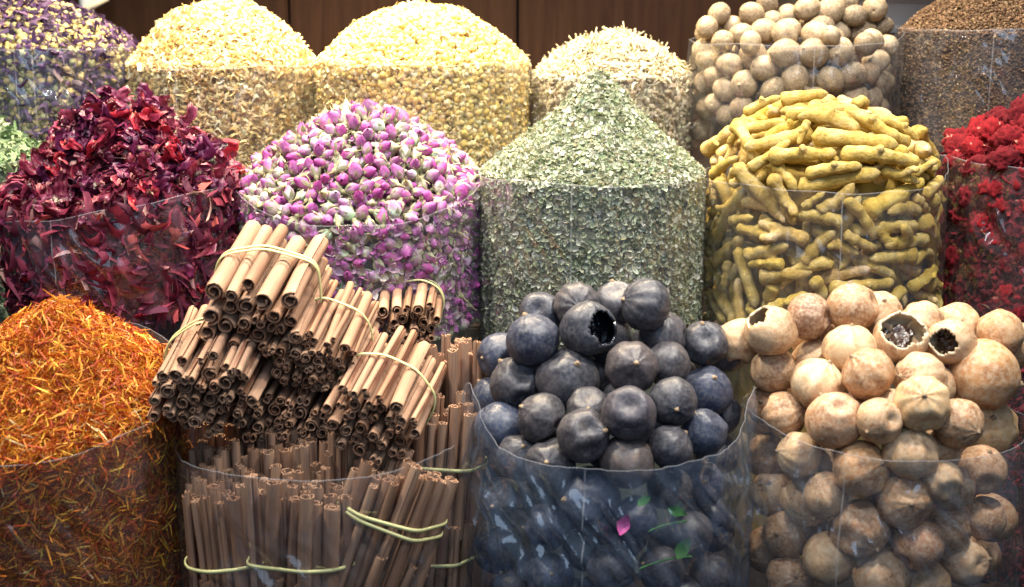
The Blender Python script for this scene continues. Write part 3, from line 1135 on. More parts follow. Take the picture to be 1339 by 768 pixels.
G_BL = "black dried limes in the bluish bag"
BL = "black dried lime"
black_items = [
    (845, 401, 64, "large ribbed black dried lime topping the heap, beside the dented grey one", {'v': 6, 'stem': (-.9, .2, .3)}),
    (800, 400, 48, "greyish dried lime with shallow dent, left of the topmost ribbed one", {'v': 1, 'dent': (-.1, .7, .7)}),
    (869, 440, 61, "brownish grey dried lime with stem on top, just below the topmost ribbed one", {'v': 4, 'stem': (.1, .8, .6)}),
    (920, 449, 52, "dark dried lime dented on its side, second from the right edge at the top", {'v': 1, 'dent': (-.05, .35, .9)}),
    (945, 455, 52, "dark lime half hidden at the right shoulder of the black heap", {'v': 0}),
    (770, 431, 72, "burst black lime with a glossy torn opening", {'hole': (.62, .10, .8), 'ang': .66, 'pull': .022}),
    (696, 446, 66, "smooth slate lime with faint ribs on the left shoulder of the black heap", {'v': 4, 'stem': (-.3, .95, .1)}),
    (712, 412, 54, "flat topped lime behind the smooth slate one on the left shoulder", {'v': 3}),
    (757, 402, 46, "striped dark lime behind the burst black one", {'v': 6}),
    (655, 468, 48, "bluish lime at the left rim, partly under the smooth slate one", {'v': 2}),
    (673, 500, 68, "black lime with two deep dents on the left flank", {'v': 3, 'dent': (.25, .45, .85)}),
    (747, 496, 78, "biggest round black lime at the middle of the heap", {'v': 5, 'stem': (.3, .6, .9)}),
    (826, 483, 65, "brown tinged ribbed dried lime right of the biggest black one", {'v': 1, 'stem': (.1, .2, 1)}),
    (872, 479, 48, "plain grey lime wedged behind the brown tinged ribbed one", {'v': 0}),
    (923, 513, 64, "round blue black lime on the right flank of the heap", {'v': 5, 'stem': (.2, .6, .8)}),
    (876, 529, 60, "dark lime with a pale star shaped stem facing out, right of the stubby one", {'v': 4, 'stem': (.05, -.25, 1)}),
    (823, 546, 68, "dented purplish lime with pale stub at its top, centre of heap", {'v': 2, 'dent': (-.05, .45, .9)}),
    (708, 548, 63, "dark brown lime with a stem stub on its left", {'v': 3, 'stem': (-.85, .5, .35)}),
    (650, 557, 66, "blue lime lying against the left film near the folded corner", {'v': 2}),
    (632, 520, 42, "bluish lime squeezed at the far left rim of the black bag", {'v': 0}),
    (750, 587, 66, "grey lime with two dimples above the central seam", {'v': 7, 'dent': (.2, .4, .85)}),
    (920, 566, 58, "dusky blue lime at the right folded corner of the bag", {'v': 0}),
    (824, 613, 68, "light brown lime lying on the front edge of the black lime bag", {'v': 1, 'stem': (.3, .8, .2)}),
    (688, 600, 60, "blue grey lime half behind the left fold of film", {'v': 5, 'stem': (.1, .5, .8)}),
    (768, 652, 80, "largest lime behind the film beside the central seam", {'v': 0, 'stem': (-.8, .1, .7)}),
    (876, 638, 52, "lime catching a pale glare behind the film, right of the light brown one", {'v': 1}),
    (917, 634, 54, "dark lime behind the film under the right folded corner", {'v': 4}),
    (872, 582, 46, "dark lime sunk between the star stemmed one and the front edge", {'v': 6}),
    (794, 586, 42, "teal tinged lime in the gap left of the light brown one", {'v': 5}),
    (815, 702, 52, "lime behind the film just above the pink petal", {'v': 0}),
    (800, 752, 60, "lime at the foot of the seam behind the film", {'v': 2}),
    (792, 446, 44, "dark lime deep in the gap behind the brown tinged ribbed one", {'v': 0}),
    (950, 538, 50, None, {}), (952, 592, 54, None, {}), (640, 600, 52, None, {}),
    (715, 690, 56, None, {}), (660, 660, 58, None, {}), (650, 720, 58, None, {}), (905, 700, 58, None, {}), (945, 690, 54, None, {}),
    (870, 750, 58, None, {}), (930, 755, 56, None, {}), (720, 755, 58, None, {}), (665, 780, 56, None, {}), (850, 560, 40, None, {}), (770, 540, 50, None, {}),
]


def brk_black(name, p, r, hd, ang, lab, seed):
    return broken_lime(name, p, r, hd, ang, M_BLACK, M_BRIND, M_BRIND, M_BRIND, lab, "dried lime", G_BL, seed)


spread_limes(S['black_lime'], black_items, 44, "black_lime", blk_meshes, "dried lime", G_BL,
             "black dried lime", 31, .020, brk_black)

G_TL = "tan dried limes in the front bag"
tan_items = [
    (1008, 433, 66, "tan lime with a jagged broken top at the left shoulder of the heap", {'hole': (-.70, .72, .35), 'ang': .52}),
    (970, 448, 40, "pale lime behind the jagged one, next to the black limes", {'v': 0}),
    (1061, 441, 47, "plain tan lime right of the jagged one", {'v': 2}),
    (1060, 418, 40, "purplish brown lime half hidden at the back of the tan heap", {'v': 7}),
    (1110, 414, 62, "smooth beige lime at the top of the heap near the turmeric bag", {'v': 0, 'stem': (-.1, .95, .2)}),
    (1150, 411, 54, "rough tan lime behind the topmost beige one", {'v': 4, 'stem': (0, .6, .8)}),
    (1111, 453, 66, "pale cream lime just under the topmost beige one", {'v': 3, 'stem': (0, .9, .3)}),
    (1178, 442, 68, "broken lime lying open with white rind and brown pulp", {'hole': (-.05, .62, .72), 'ang': 1.0, 'pull': .012}),
    (1203, 424, 52, "striped tan lime behind the one lying open", {'v': 3}),
    (1243, 448, 62, "tan lime with a dark round hole facing left, behind the biggest one", {'hole': (-.62, .05, .80), 'ang': .60, 'pull': .016}),
    (1256, 428, 44, "lime peeking over the one with the dark hole", {'v': 0}),
    (1300, 444, 58, "warty lime with sugary crust behind the biggest one", {'v': 5}),
    (1285, 490, 87, "biggest orange tan lime on the right side", {'fix': 1, 'pull': .022, 'v': 5, 'stem': (.95, -.25, .3)}),
    (976, 479, 46, "greyish tan lime at the far left rim of the tan heap", {'v': 0}),
    (1017, 491, 52, "cream ribbed lime on the left of the tan heap", {'v': 3, 'stem': (.1, .9, .3)}),
    (1057, 473, 54, "tan lime with roughened right side behind the cream ribbed ones", {'v': 6}),
    (1135, 495, 65, "brown ribbed lime with a raised crack across its top", {'v': 3, 'stem': (-.7, .7, .2)}),
    (1200, 497, 66, "ribbed lime with stem stub at its left, under the open broken one", {'v': 1, 'stem': (-.9, .1, .45)}),
    (1075, 508, 68, "cream coloured ribbed lime left of the cracked brown one", {'v': 3, 'stem': (.35, .85, .35)}),
    (988, 521, 58, "reddish tan lime against the left rim", {'v': 0}),
    (1018, 541, 56, "tan lime with a dark grey withered patch", {'v': 1, 'stem': (.85, .35, .4)}),
    (1086, 562, 72, "large pinkish tan lime with a dent on its right", {'v': 2, 'dent': (.8, .2, .6)}),
    (1119, 540, 46, "shaded lime sunk behind the large pinkish one", {'v': 0}),
    (1160, 534, 46, "shaded lime sunk left of the yellowish one with brown foot", {'v': 4}),
    (1204, 546, 68, "yellowish lime with a brown foot at the centre", {'v': 6, 'stem': (-.2, .35, .9)}),
    (1250, 559, 62, "dull brown lime in the shade right of the yellowish one", {'v': 1}),
    (1306, 556, 73, "yellow tan lime with two dark pits at the right rim", {'v': 6, 'stem': (-.1, .4, .9)}),
    (1150, 572, 54, "tan lime with shadowed left side below the heap centre", {'v': 0}),
    (1190, 609, 68, "deeply grooved pale lime lying on the front rim of the bag", {'v': 3, 'stem': (.1, .9, .35)}),
    (1043, 595, 58, "speckled tan lime by the front rim at the left", {'v': 4}),
    (1123, 632, 71, "orange tan lime behind the film beside the seam, uppermost there", {'v': 4, 'stem': (.5, .3, .8)}),
    (1011, 641, 46, "lime with grey pits behind the film at the left", {'v': 7}),
    (1060, 658, 68, "large lime behind the film left of the seam", {'v': 1}),
    (1186, 670, 68, "lime with a pale rim line behind the film right of the seam", {'v': 7, 'dent': (0, .5, .8)}),
    (1241, 633, 56, "greyish lime behind the film under the right rim", {'v': 0}),
    (1280, 616, 60, "lime behind the film at upper right near the glare", {'v': 5}),
    (1126, 698, 73, "wide tan lime crossed by the seam behind the film", {'v': 6}),
    (1031, 697, 60, "shaded lime behind the film, lower left", {'v': 4}),
    (1086, 728, 66, "lime behind the film left of the seam in the lowest full row", {'v': 0}),
    (1202, 713, 64, "reddish pointed lime behind the film right of the seam", {'v': 0}),
    (1297, 676, 60, "lime right of the film glare near the bag edge", {'v': 5}),
    (1260, 731, 60, "pinched lime behind the film at the lower right", {'v': 7}),
    (1157, 753, 70, "pale lime at the bottom of the seam with stem up", {'v': 1, 'stem': (-.2, .9, .4)}),
    (1032, 753, 58, None, {}), (1208, 762, 60, None, {}), (990, 600, 50, None, {}), (1308, 722, 50, None, {}),
    (1003, 720, 50, None, {}), (1240, 690, 46, None, {}), (1165, 640, 40, None, {}), (1228, 590, 44, None, {}), (1338, 500, 52, None, {}), (1330, 450, 46, None, {}), (1320, 610, 50, None, {}),
]


def brk_tan(name, p, r, hd, ang, lab, seed):
    return broken_lime(name, p, r, hd, ang, M_TAN, M_RIND, M_PULP, M_MEMB, lab, "dried lime", G_TL, seed)


spread_limes(S['tan_lime'], tan_items, 44, "tan_lime", tan_meshes, "dried lime", G_TL,
             "tan dried lime", 57, .0195, brk_tan)

# petal and green sprig caught behind the film of the black lime bag
s = S['black_lime']
p = s.hit(815, 685, .004)
V, T, sh = t_leaf(.5, .62, 3)
o = link("pink_petal", fast_mesh("pink_petal", V, T), simple_mat("pink_petal_skin", (.70, .12, .38), .5, 100, .2))
o.matrix_world = mat4(p, np.stack([RIGHT * .35 + UP * .94, -RIGHT * .94 + UP * .35, -FWD], axis=1), .019)
tag(o, "bright pink petal stuck behind the film of the black lime bag", "petal")
sp = bpy.data.objects.new("green_sprig", None)
COL.objects.link(sp)
p0 = s.hit(850, 705, .003)
sp.location = p0
tag(sp, "thin green sprig with leaves pressed behind the daylight tinted film", "sprig")
M_SPRIG = simple_mat("green_sprig_skin", (.07, .22, .05), .5, 100, .3)
for k, (a, b) in enumerate([((838, 700), (898, 682)), ((836, 744), (905, 728))]):
    pa, pb = s.hit(*a, .003) - p0, s.hit(*b, .003) - p0
    V = []
    for j in range(8):
        t = j / 7
        c = pa * (1 - t) + pb * t
        c = c - FWD * .002 * math.sin(math.pi * t) + UP * .003 * math.sin(math.pi * t)
        for i in range(5):
            an = 2 * math.pi * i / 5
            V.append(c + (UP * math.cos(an) + FWD * math.sin(an)) * .0009)
    link("stem", fast_mesh("stem", np.array(V), grid_tris(5, 8, wrap=True)), M_SPRIG, sp)
for (px, py, sz, rx, ry) in [(893, 716, .022, .5, .85), (885, 668, .017, .9, -.3), (842, 654, .014, .7, .5)]:
    V, T, sh = t_leaf(.3, .6, int(px))
    o = link("leaf", fast_mesh("leaf", V, T), M_SPRIG, sp)
    X = RIGHT * rx + UP * ry; X /= np.linalg.norm(X)
    Z = -FWD; Y_ = np.cross(Z, X)
    o.matrix_local = mat4(s.hit(px, py, .003) - p0, np.stack([X, Y_, Z], axis=1), sz)

# ------------------------------------------------------------------ turmeric
def finger_mesh(seed, knob=True, bend=.25, fork=False, fat=.17):
    r = random.Random(seed)
    nu, nv = 12, 18

    def tube(c0, c1, r0, r1, bendv, nvv, lump):
        V = []
        a = Vector(c0); b = Vector(c1)
        ax = (b - a); ln = ax.length; ax.normalize()
        sd = ax.orthogonal().normalized(); sd2 = ax.cross(sd)
        for j in range(nvv):
            t = j / (nvv - 1)
            e = min(t, 1 - t)
            cap = min(1, math.sqrt(max(0, 1 - (1 - min(1, e / (.11 if t < .5 else .26))) ** 2)) + .03)
            rad = (r0 * (1 - t) + r1 * t) * cap
            rad *= 1 + .07 * math.sin(t * 24 + seed) * lump + .24 * mnoise.noise((t * 5, seed, 2)) * lump
            c = a + ax * ln * t + Vector(bendv) * (4 * t * (1 - t)) + sd * .02 * mnoise.noise((t * 3, seed, 9))
            for i in range(nu):
                p = 2 * math.pi * i / nu
                k = 1 + .20 * mnoise.noise((math.cos(p) * 1.2 + seed, math.sin(p) * 1.2, t * 6))
                V.append((c + (sd * math.cos(p) + sd2 * math.sin(p)) * rad * k)[:])
        return np.array(V), grid_tris(nu, nvv, wrap=True)
    parts = [tube((-.5, 0, 0), (.5, 0, 0), fat * r.uniform(.9, 1.12), fat * r.uniform(.5, .75), (0, bend * r.uniform(.6, 1), bend * .3), nv, 1)]
    if fork:
        parts.append(tube((-.02, .02, 0), (.28, .36, .08), fat * .8, fat * .55, (0, .04, 0), 12, .8))
    elif knob:
        x = r.uniform(-.2, .25)
        parts.append(tube((x, bend * .5, 0), (x + r.uniform(-.06, .12), bend * .5 + fat * r.uniform(1.4, 2.0), fat * .5), fat * .6, fat * .45, (0, 0, 0), 8, .5))
    return parts


def join(parts):
    Vs, Ts, o_ = [], [], 0
    for v, t in parts:
        Vs.append(v); Ts.append(t + o_); o_ += len(v)
    return np.vstack(Vs), np.vstack(Ts)


def fuse(name, parts):
    """Union of the lobes so that a root is one continuous skin."""
    V, T = join(parts)
    me = fast_mesh(name, V, T)
    if len(parts) > 1:
        o = bpy.data.objects.new("tmp", me)
        COL.objects.link(o)
        md = o.modifiers.new("r", 'REMESH'); md.mode = 'VOXEL'; md.voxel_size = .028; md.use_smooth_shade = True
        sm = o.modifiers.new("s", 'SMOOTH'); sm.iterations = 2; sm.factor = .5
        dg = bpy.context.evaluated_depsgraph_get()
        me2 = bpy.data.meshes.new_from_object(o.evaluated_get(dg))
        bpy.data.objects.remove(o)
        me2.name = name
        return me2
    return me


def turm_mat():
    m, nt, b = new_mat("turmeric_skin")
    oi = N(nt, 'ShaderNodeObjectInfo')
    n1 = noise_tex(nt, 3.5, 5, .65); n2 = noise_tex(nt, 22, 4, .7)
    r = ramp(nt, [(.3, (.33, .215, .036)), (.5, (.47, .335, .085)), (.72, (.57, .46, .21))])
    L(nt, n1.outputs['Fac'], r.inputs['Fac'])
    c = mixc(nt, 1.0, r.outputs['Color'], oi.outputs['Color'], 'MULTIPLY')
    r2 = ramp(nt, [(.32, (.70, .62, .5)), (.5, (1, 1, 1)), (.72, (1.12, 1.1, 1.15))])
    L(nt, n2.outputs['Fac'], r2.inputs['Fac'])
    c = mixc(nt, .85, c, mixc(nt, 1.0, c, r2.outputs['Color'], 'MULTIPLY'))
    L(nt, c, b.inputs['Base Color'])
    b.inputs['Roughness'].default_value = .8
    b.inputs['Specular IOR Level'].default_value = .2
    bump(nt, b, n2.outputs['Fac'], .9, .0022)
    return m


M_TURM = turm_mat()
fingers = []
for i, (kn, be, fk, ft) in enumerate([(True, .04, False, .13), (True, .10, False, .125), (False, .03, False, .14), (False, .04, False, .12), (True, .06, False, .135),
                                      (False, .22, False, .13), (True, .03, True, .135), (True, .05, False, .155), (False, .12, False, .165), (False, .03, False, .195)]):
    me = fuse("turmeric_finger", finger_mesh(300 + i, kn, be, fk, ft))
    me.materials.append(M_TURM)
    fingers.append(me)
FL = [.078, .070, .072, .082, .066, .062, .060, .052, .044, .036]    # usual length of each shape
FR = [.114, .110, .122, .105, .120, .115, .118, .142, .152, .180]

s = S['turmeric']
hero = [  # centre px, end a, end b, mesh, label
    ((972, 186), (955, 156), (990, 214), 5, "hooked turmeric finger curving downward on the left slope of its heap"),
    ((1050, 204), (1006, 208), (1096, 205), 0, "turmeric finger with an upright knob at the middle of the heap front"),
    ((1117, 186), (1060, 178), (1170, 190), 3, "longest pale turmeric finger lying across the heap front"),
    ((1099, 239), (1046, 251), (1150, 226), 3, "long turmeric finger rising to the right just above the rim"),
    ((1141, 209), (1096, 207), (1184, 213), 1, "straight turmeric finger under the longest pale one"),
    ((1020, 233), (1003, 212), (1032, 252), 8, "bent bulb ended turmeric finger hanging over the rim"),
    ((1177, 234), (1152, 222), (1202, 244), 6, "forked turmeric stub by the right rim"),
    ((1206, 222), (1186, 233), (1222, 212), 6, "two pronged turmeric piece at the far right rim"),
    ((943, 222), (921, 236), (966, 208), 4, "turmeric finger at the far left rim pointing up"),
    ((973, 234), (955, 246), (994, 218), 7, "short thick turmeric piece near the left rim"),
    ((1000, 166), (972, 172), (1030, 158), 2, "stout turmeric finger above the knobbed one, tilted slightly"),
    ((997, 138), (976, 146), (1024, 124), 4, "upper left turmeric finger near the summit"),
    ((1060, 154), (1028, 156), (1096, 150), 2, "bright turmeric finger lying level under the summit"),
    ((1139, 165), (1108, 150), (1178, 188), 0, "turmeric finger sloping down on the right slope"),
    ((1050, 174), (1056, 160), (1044, 190), 7, "small upright turmeric piece above the knobbed finger"),
    ((1090, 224), (1054, 230), (1128, 219), 1, "turmeric finger sloping gently below the knobbed one"),
    ((1052, 128), (1024, 132), (1084, 126), 2, "turmeric finger crowning the summit"),
    ((936, 188), (928, 182), (945, 195), 9, "bright yellow turmeric stub at the far left edge"),
    ((1125, 138), (1104, 134), (1146, 146), 8, "pale turmeric knuckle on the right of the summit"),
    ((1178, 172), (1156, 160), (1202, 190), 1, "turmeric finger near the right edge sloping to the rim"),
]
TP, TA, TM, TL_, TLab, TFix = [], [], [], [], [], []
for (c, a, b, k, lab) in hero:
    p = s.hit(*c, .010, .0)
    dp = depth(p)
    n = s.normal_top(np.array([p[0]]), np.array([p[1]]))[0]
    v = RIGHT * (b[0] - a[0]) - UP * (b[1] - a[1])
    v = v * dp / FPX
    # lift the picture direction on to the slope
    view = (p - CAM) / np.linalg.norm(p - CAM)
    w = v - view * (np.dot(v, n) / np.dot(view, n)) * .6
    if np.linalg.norm(w) > np.linalg.norm(v) * 1.12: w = w / np.linalg.norm(w) * np.linalg.norm(v) * 1.12
    ln = np.linalg.norm(w)
    TP.append(p); TA.append(w / ln); TM.append(k); TL_.append(ln * 1.04); TLab.append(lab); TFix.append(True)


def add_random_turm(P, Nn, count, mind, lens=(.8, 1.1)):
    got = 0
    for p, n in zip(P, Nn):
        if got >= count: break
        if TP and np.min(np.linalg.norm(np.array(TP) - p, axis=1)) < mind: continue
        k = int(rng.integers(0, len(fingers)))
        h = np.array([rng.normal(), rng.normal() * .5, rng.normal() * .45])
        h = h - n * np.dot(h, n); h /= np.linalg.norm(h)
        TP.append(p); TA.append(h); TM.append(k); TL_.append(FL[k] * rng.uniform(*lens)); TLab.append(None); TFix.append(False)
        got += 1
    return got


zlow_t = at(1076, 440, s.y - s.R)[2]
P, Nn = s.sample(4000, 0, zlow_t, inset=.012, sink=.004)
m = rng.permutation(len(P)); add_random_turm(P[m], Nn[m], 50, .024)
nts = len(TP)
P, Nn = s.sample(0, 9000, zlow_t - .01, inset=.008, half=1.25)
P[:, 2] = np.minimum(P[:, 2], s.zr - .006)
m = rng.permutation(len(P)); add_random_turm(P[m], Nn[m], 145, .0165)
nsd = len(TP)
P, Nn = s.sample(3000, 0, zlow_t, inset=.03, sink=.022)
m = rng.permutation(len(P)); add_random_turm(P[m], Nn[m], 30, .022)
P, Nn = s.sample(0, 3000, zlow_t, inset=.030, half=1.1)
m = rng.permutation(len(P)); add_random_turm(P[m], Nn[m], 40, .02)
TP = np.array(TP); TA = np.array(TA); TM = np.array(TM); TL_ = np.array(TL_); TFix = np.array(TFix)
# let the roots settle: each is a row of five balls
nT = len(TP)
frac = np.array([-.40, -.2, 0, .2, .40])
rad = np.array([FR[k] for k in TM]) * TL_ * .92
own = np.repeat(np.arange(nT), 5)
for it in range(60):
    B = (TP[:, None] + TA[:, None] * (frac[None, :, None] * TL_[:, None, None])).reshape(-1, 3)
    br = np.repeat(rad, 5)
    D = B[:, None] - B[None]
    dist = np.sqrt((D ** 2).sum(2)) + 1e-6
    ov = br[:, None] + br[None] - dist
    ov[own[:, None] == own[None]] = 0
    ov = np.clip(ov, 0, None)
    F = (D / dist[..., None] * ov[..., None]).sum(1) * .22
    # keep inside the film
    zr_ = s.zrim(B[:, 0], B[:, 1])
    dx, dy = B[:, 0] - s.x, B[:, 1] - s.y
    rr = np.hypot(dx, dy) + 1e-9
    lim = s.rad(B[:, 2]) - br - .001
    out = np.clip(rr - lim, 0, None) * (B[:, 2] < zr_ + .012)
    F[:, 0] -= dx / rr * out * .6; F[:, 1] -= dy / rr * out * .6
    F = F.reshape(nT, 5, 3)
    mv = F.mean(1) * 1.6
    tq = (F * frac[None, :, None]).sum(1)
    w = np.where(TFix, .25, 1.0)[:, None]
    TP += mv * w
    TA += tq / TL_[:, None] * 1.6 * w
    TA /= np.linalg.norm(TA, axis=1)[:, None]
G_T = "turmeric fingers in the yellow sack"
for i in range(nT):
    x = TA[i]
    upv = -FWD * .5 + np.array([0, 0, 1]) + rng.normal(size=3) * .25
    z = upv - x * np.dot(upv, x); z /= np.linalg.norm(z)
    y = np.cross(z, x)
    if not TFix[i]:
        a = rng.uniform(0, 6.28); y, z = y * math.cos(a) + z * math.sin(a), -y * math.sin(a) + z * math.cos(a)
    else:
        y, z = z, -y       # knobs stand up
    o = link("turmeric_finger", fingers[TM[i]])
    o.matrix_world = mat4(TP[i], np.stack([x, y, z], axis=1), TL_[i])
    nm = shade_of(o, [("yellow", (1, 1, 1), 5), ("bright yellow", (1.1, 1.08, .8), 2), ("dull", (.82, .80, .85), 2), ("pale", (1.12, 1.1, 1.5), 1.6), ("beige", (1.0, .97, 1.55), .6)] if not TFix[i] else [("", (1.03, 1.03, 1.05), 1)])
    if TLab[i]: tag(o, TLab[i], "turmeric", G_T)
    else: pend(o, nm + " turmeric finger", "turmeric", G_T, s)
V, T, C = s.core(.030, .034, (.34, .22, .04))
tag(link("turmeric_pieces", fast_mesh("turmeric_pieces", V, T, C), piece_mat("turmeric_mass", .8, 60, .5)),
    "mass of turmeric pieces in the dark middle of the yellow sack", "turmeric", kind='stuff')


# ------------------------------------------------------------------ poisson picks on a sack
def picks(s, n_top, n_side, zlow, mind, inset, sink=0.0, half=1.15, back=True):
    P, Nn = s.sample(n_top, n_side, zlow, inset=inset, half=half, sink=sink)
    m = rng.permutation(len(P)); P, Nn = P[m], Nn[m]
    keep = []
    cell = {}
    for i, p in enumerate(P):
        key = tuple((p // mind).astype(int))
        ok = True
        for dx in (-1, 0, 1):
            for dy in (-1, 0, 1):
                for dz in (-1, 0, 1):
                    for j in cell.get((key[0] + dx, key[1] + dy, key[2] + dz), ()):
                        if np.sum((P[j] - p) ** 2) < mind * mind:
                            ok = False; break
                    if not ok: break
                if not ok: break
            if not ok: break
        if ok:
            keep.append(i); cell.setdefault(key, []).append(i)
    return P[keep], Nn[keep]


def facing(P, Nn):
    v = CAM[None] - P
    v /= np.linalg.norm(v, axis=1)[:, None]
    return (v * Nn).sum(1)


# ------------------------------------------------------------------ rosebuds
def rosebud(seed):
    r = random.Random(seed)
    nu, nv = 20, 12
    V, C = [], []
    openr = r.uniform(.29, .40)
    # colours of this bud
    for j in range(nv):
        t = j / (nv - 1)
        base = openr * math.sin(math.pi * (.10 + .86 * t ** .85)) ** .75
        for i in range(nu):
            th = 2 * math.pi * i / nu
            ph = (th / (2 * math.pi) * 3 + t * .9 + seed * .37) % 1.0     # overlapping petal edges winding round
            k = 1 + .20 * (ph - .5) * min(1, t * 2.5)
            k += .06 * math.cos(2 * th + seed)
            rad = base * k * (1 + .06 * r.uniform(-1, 1))
            z = -.22 + .86 * t + .05 * (1 - ph) * t + .02 * r.uniform(-1, 1)
            V.append((rad * math.cos(th), rad * math.sin(th), z))
            pink = min(1, max(0, (t - .02) * 1.5 + .30 * (ph - .55)))
            edge = 1 if ph > .88 else 0
            lo = np.array((.56, .44, .42)); hi = np.array((.35, .095, .28))
            c = lo * (1 - pink) + hi * pink
            if edge: c = c * .68 + np.array((.62, .44, .56)) * .32
            C.append(c)
    return np.array(V), grid_tris(nu, nv, wrap=True), np.array(C)


def calyx(seed):
    r = random.Random(seed)
    nu = 20
    V, C = [], []
    prof = [(.025, -.85), (.03, -.62), (.04, -.50), (.12, -.42), (.16, -.33), (.13, -.24)]
    for k, (rad, z) in enumerate(prof):
        for i in range(nu):
            th = 2 * math.pi * i / nu
            V.append((rad * math.cos(th) + (.05 * math.sin(seed) * (1 if k < 2 else 0)), rad * math.sin(th), z))
            C.append((.26, .23, .12) if k < 3 else (.34, .32, .19))
    nr = 4
    for j in range(1, nr + 1):
        f = j / nr
        for i in range(nu):
            th = 2 * math.pi * i / nu
            ph = (i % 4) / 4.0
            tip = max(0, 1 - abs(ph - .5) * 2) ** 1.2          # five pointed sepals
            reach = (.06 + .62 * tip) * f
            rad = .13 + .30 * math.sin(min(1.5, reach * 2.6)) * 1.0 + .05 * tip * f + r.uniform(-.01, .01)
            V.append((rad * math.cos(th), rad * math.sin(th), -.24 + reach * .85))
            C.append((.34, .345, .22) if tip > .3 else (.27, .265, .16))
    return np.array(V), grid_tris(nu, len(prof) + nr, wrap=True), np.array(C)


def tinted_piece_mat(name, rough=.6, nscale=20, amount=.3, translucent=.15, bstr=.3):
    m, nt, b = new_mat(name)
    at_ = N(nt, 'ShaderNodeAttribute', attribute_name="Col")
    oi = N(nt, 'ShaderNodeObjectInfo')
    nz = noise_tex(nt, nscale, 3)
    r = ramp(nt, [(.25, (1 - amount,) * 3), (.75, (1 + amount * .3,) * 3)])
    L(nt, nz.outputs['Fac'], r.inputs['Fac'])
    c = mixc(nt, 1, at_.outputs['Color'], oi.outputs['Color'], 'MULTIPLY')
    c = mixc(nt, 1, c, r.outputs['Color'], 'MULTIPLY')
    L(nt, c, b.inputs['Base Color'])
    b.inputs['Roughness'].default_value = rough
    b.inputs['Specular IOR Level'].default_value = .25
    bump(nt, b, nz.outputs['Fac'], bstr, .0008)
    if translucent:
        tr = N(nt, 'ShaderNodeBsdfTranslucent')
        L(nt, c, tr.inputs['Color'])
        mx = N(nt, 'ShaderNodeMixShader'); mx.inputs[0].default_value = translucent
        L(nt, b.outputs[0], mx.inputs[1]); L(nt, tr.outputs[0], mx.inputs[2])
        L(nt, mx.outputs[0], nt.nodes["Material Output"].inputs['Surface'])
    return m


M_BUD = tinted_piece_mat("rose_petal", nscale=9, amount=.25)
M_CAL = tinted_piece_mat("rose_sepal", nscale=12)
bud_me, cal_me, bud_raw = [], [], []
for i in range(5):
    v, t, c = rosebud(400 + i)
    me = fast_mesh("rosebud", v, t, c); me.materials.append(M_BUD); bud_me.append(me)
    v2, t2, c2 = calyx(400 + i)
    me = fast_mesh("calyx", v2, t2, c2); me.materials.append(M_CAL); cal_me.append(me)
    bud_raw.append((v, t, c, v2, t2, c2))

s = S['rose']
P, Nn = picks(s, 12000, 12000, at(560, 452, s.y - s.R)[2], .0112, .007)
P2, Nn2 = picks(s, 5000, 5000, at(560, 452, s.y - s.R)[2], .0135, .016, sink=.010)
fc = facing(P, Nn)
sizes = rng.uniform(.0145, .0205, len(P))
# what hides behind the neighbours is not worth an object of its own
def pix(P):
    d = P - CAM[None]
    z = d @ FWD
    return IMG_W / 2 + FPX * d[:, 0] / z, IMG_H / 2 - FPX * (d @ UP) / z
px_, py_ = pix(P)
hid = ((px_ < 440) & (py_ > 330)) | ((px_ < 600) & (py_ > 385)) | ((px_ < 340) & (py_ > 290))
score = sizes * np.clip(fc, 0, 1) - hid * 1.0
order = np.argsort(-score)
solo = [i for i in order[:300] if score[i] > 0]
rest = [i for i in range(len(P)) if i not in set(solo)]
G_R = "dried rosebuds in the pink sack"
def bud_rot(n):
    v = n * .25 + rng.normal(size=3) * .8
    return rot_to(v, rng.uniform(0, 6.28))
for i in solo:
    k = int(rng.integers(0, 5))
    o = link("rosebud", bud_me[k])
    o.matrix_world = mat4(P[i], bud_rot(Nn[i]), sizes[i] * np.array([1, 1, 1.05]))
    nm = shade_of(o, [("mauve", (.95, .85, 1.0), 4), ("magenta", (.95, .50, .85), 4), ("pale pink", (1.08, 1.5, 1.15), 2.2), ("cream", (1.15, 2.3, 1.4), 1.5), ("dusky", (.75, .8, .7), 1.2)])
    pend(o, nm + " rosebud", "rosebud", G_R, s)
    e = link("calyx", cal_me[k], parent=o)
    g = rng.uniform(.8, 1.3); e.color = (g, g, g * .95, 1)
Vs, Ts, Cs, off = [], [], [], 0
v, t, c = s.core(.018, .016, (.26, .20, .16))
Vs.append(v); Ts.append(t); Cs.append(c); off += len(v)
allP = [(P[i], Nn[i], sizes[i]) for i in rest] + [(p, n, rng.uniform(.015, .02)) for p, n in zip(P2, Nn2)]
for p, n, sz in allP:
    k = int(rng.integers(0, 5))
    v, t, c, v2, t2, c2 = bud_raw[k]
    Rm = bud_rot(n)
    tint = np.array([(1, 1, 1), (1.2, 1.7, 1.4), (.85, .6, .9)][int(rng.integers(0, 3))])
    for (vv, tt, cc) in ((v, t, c * tint), (v2, t2, c2)):
        Vs.append((vv * sz) @ Rm.T + p); Ts.append(tt + off); Cs.append(np.clip(cc, 0, 1)); off += len(vv)
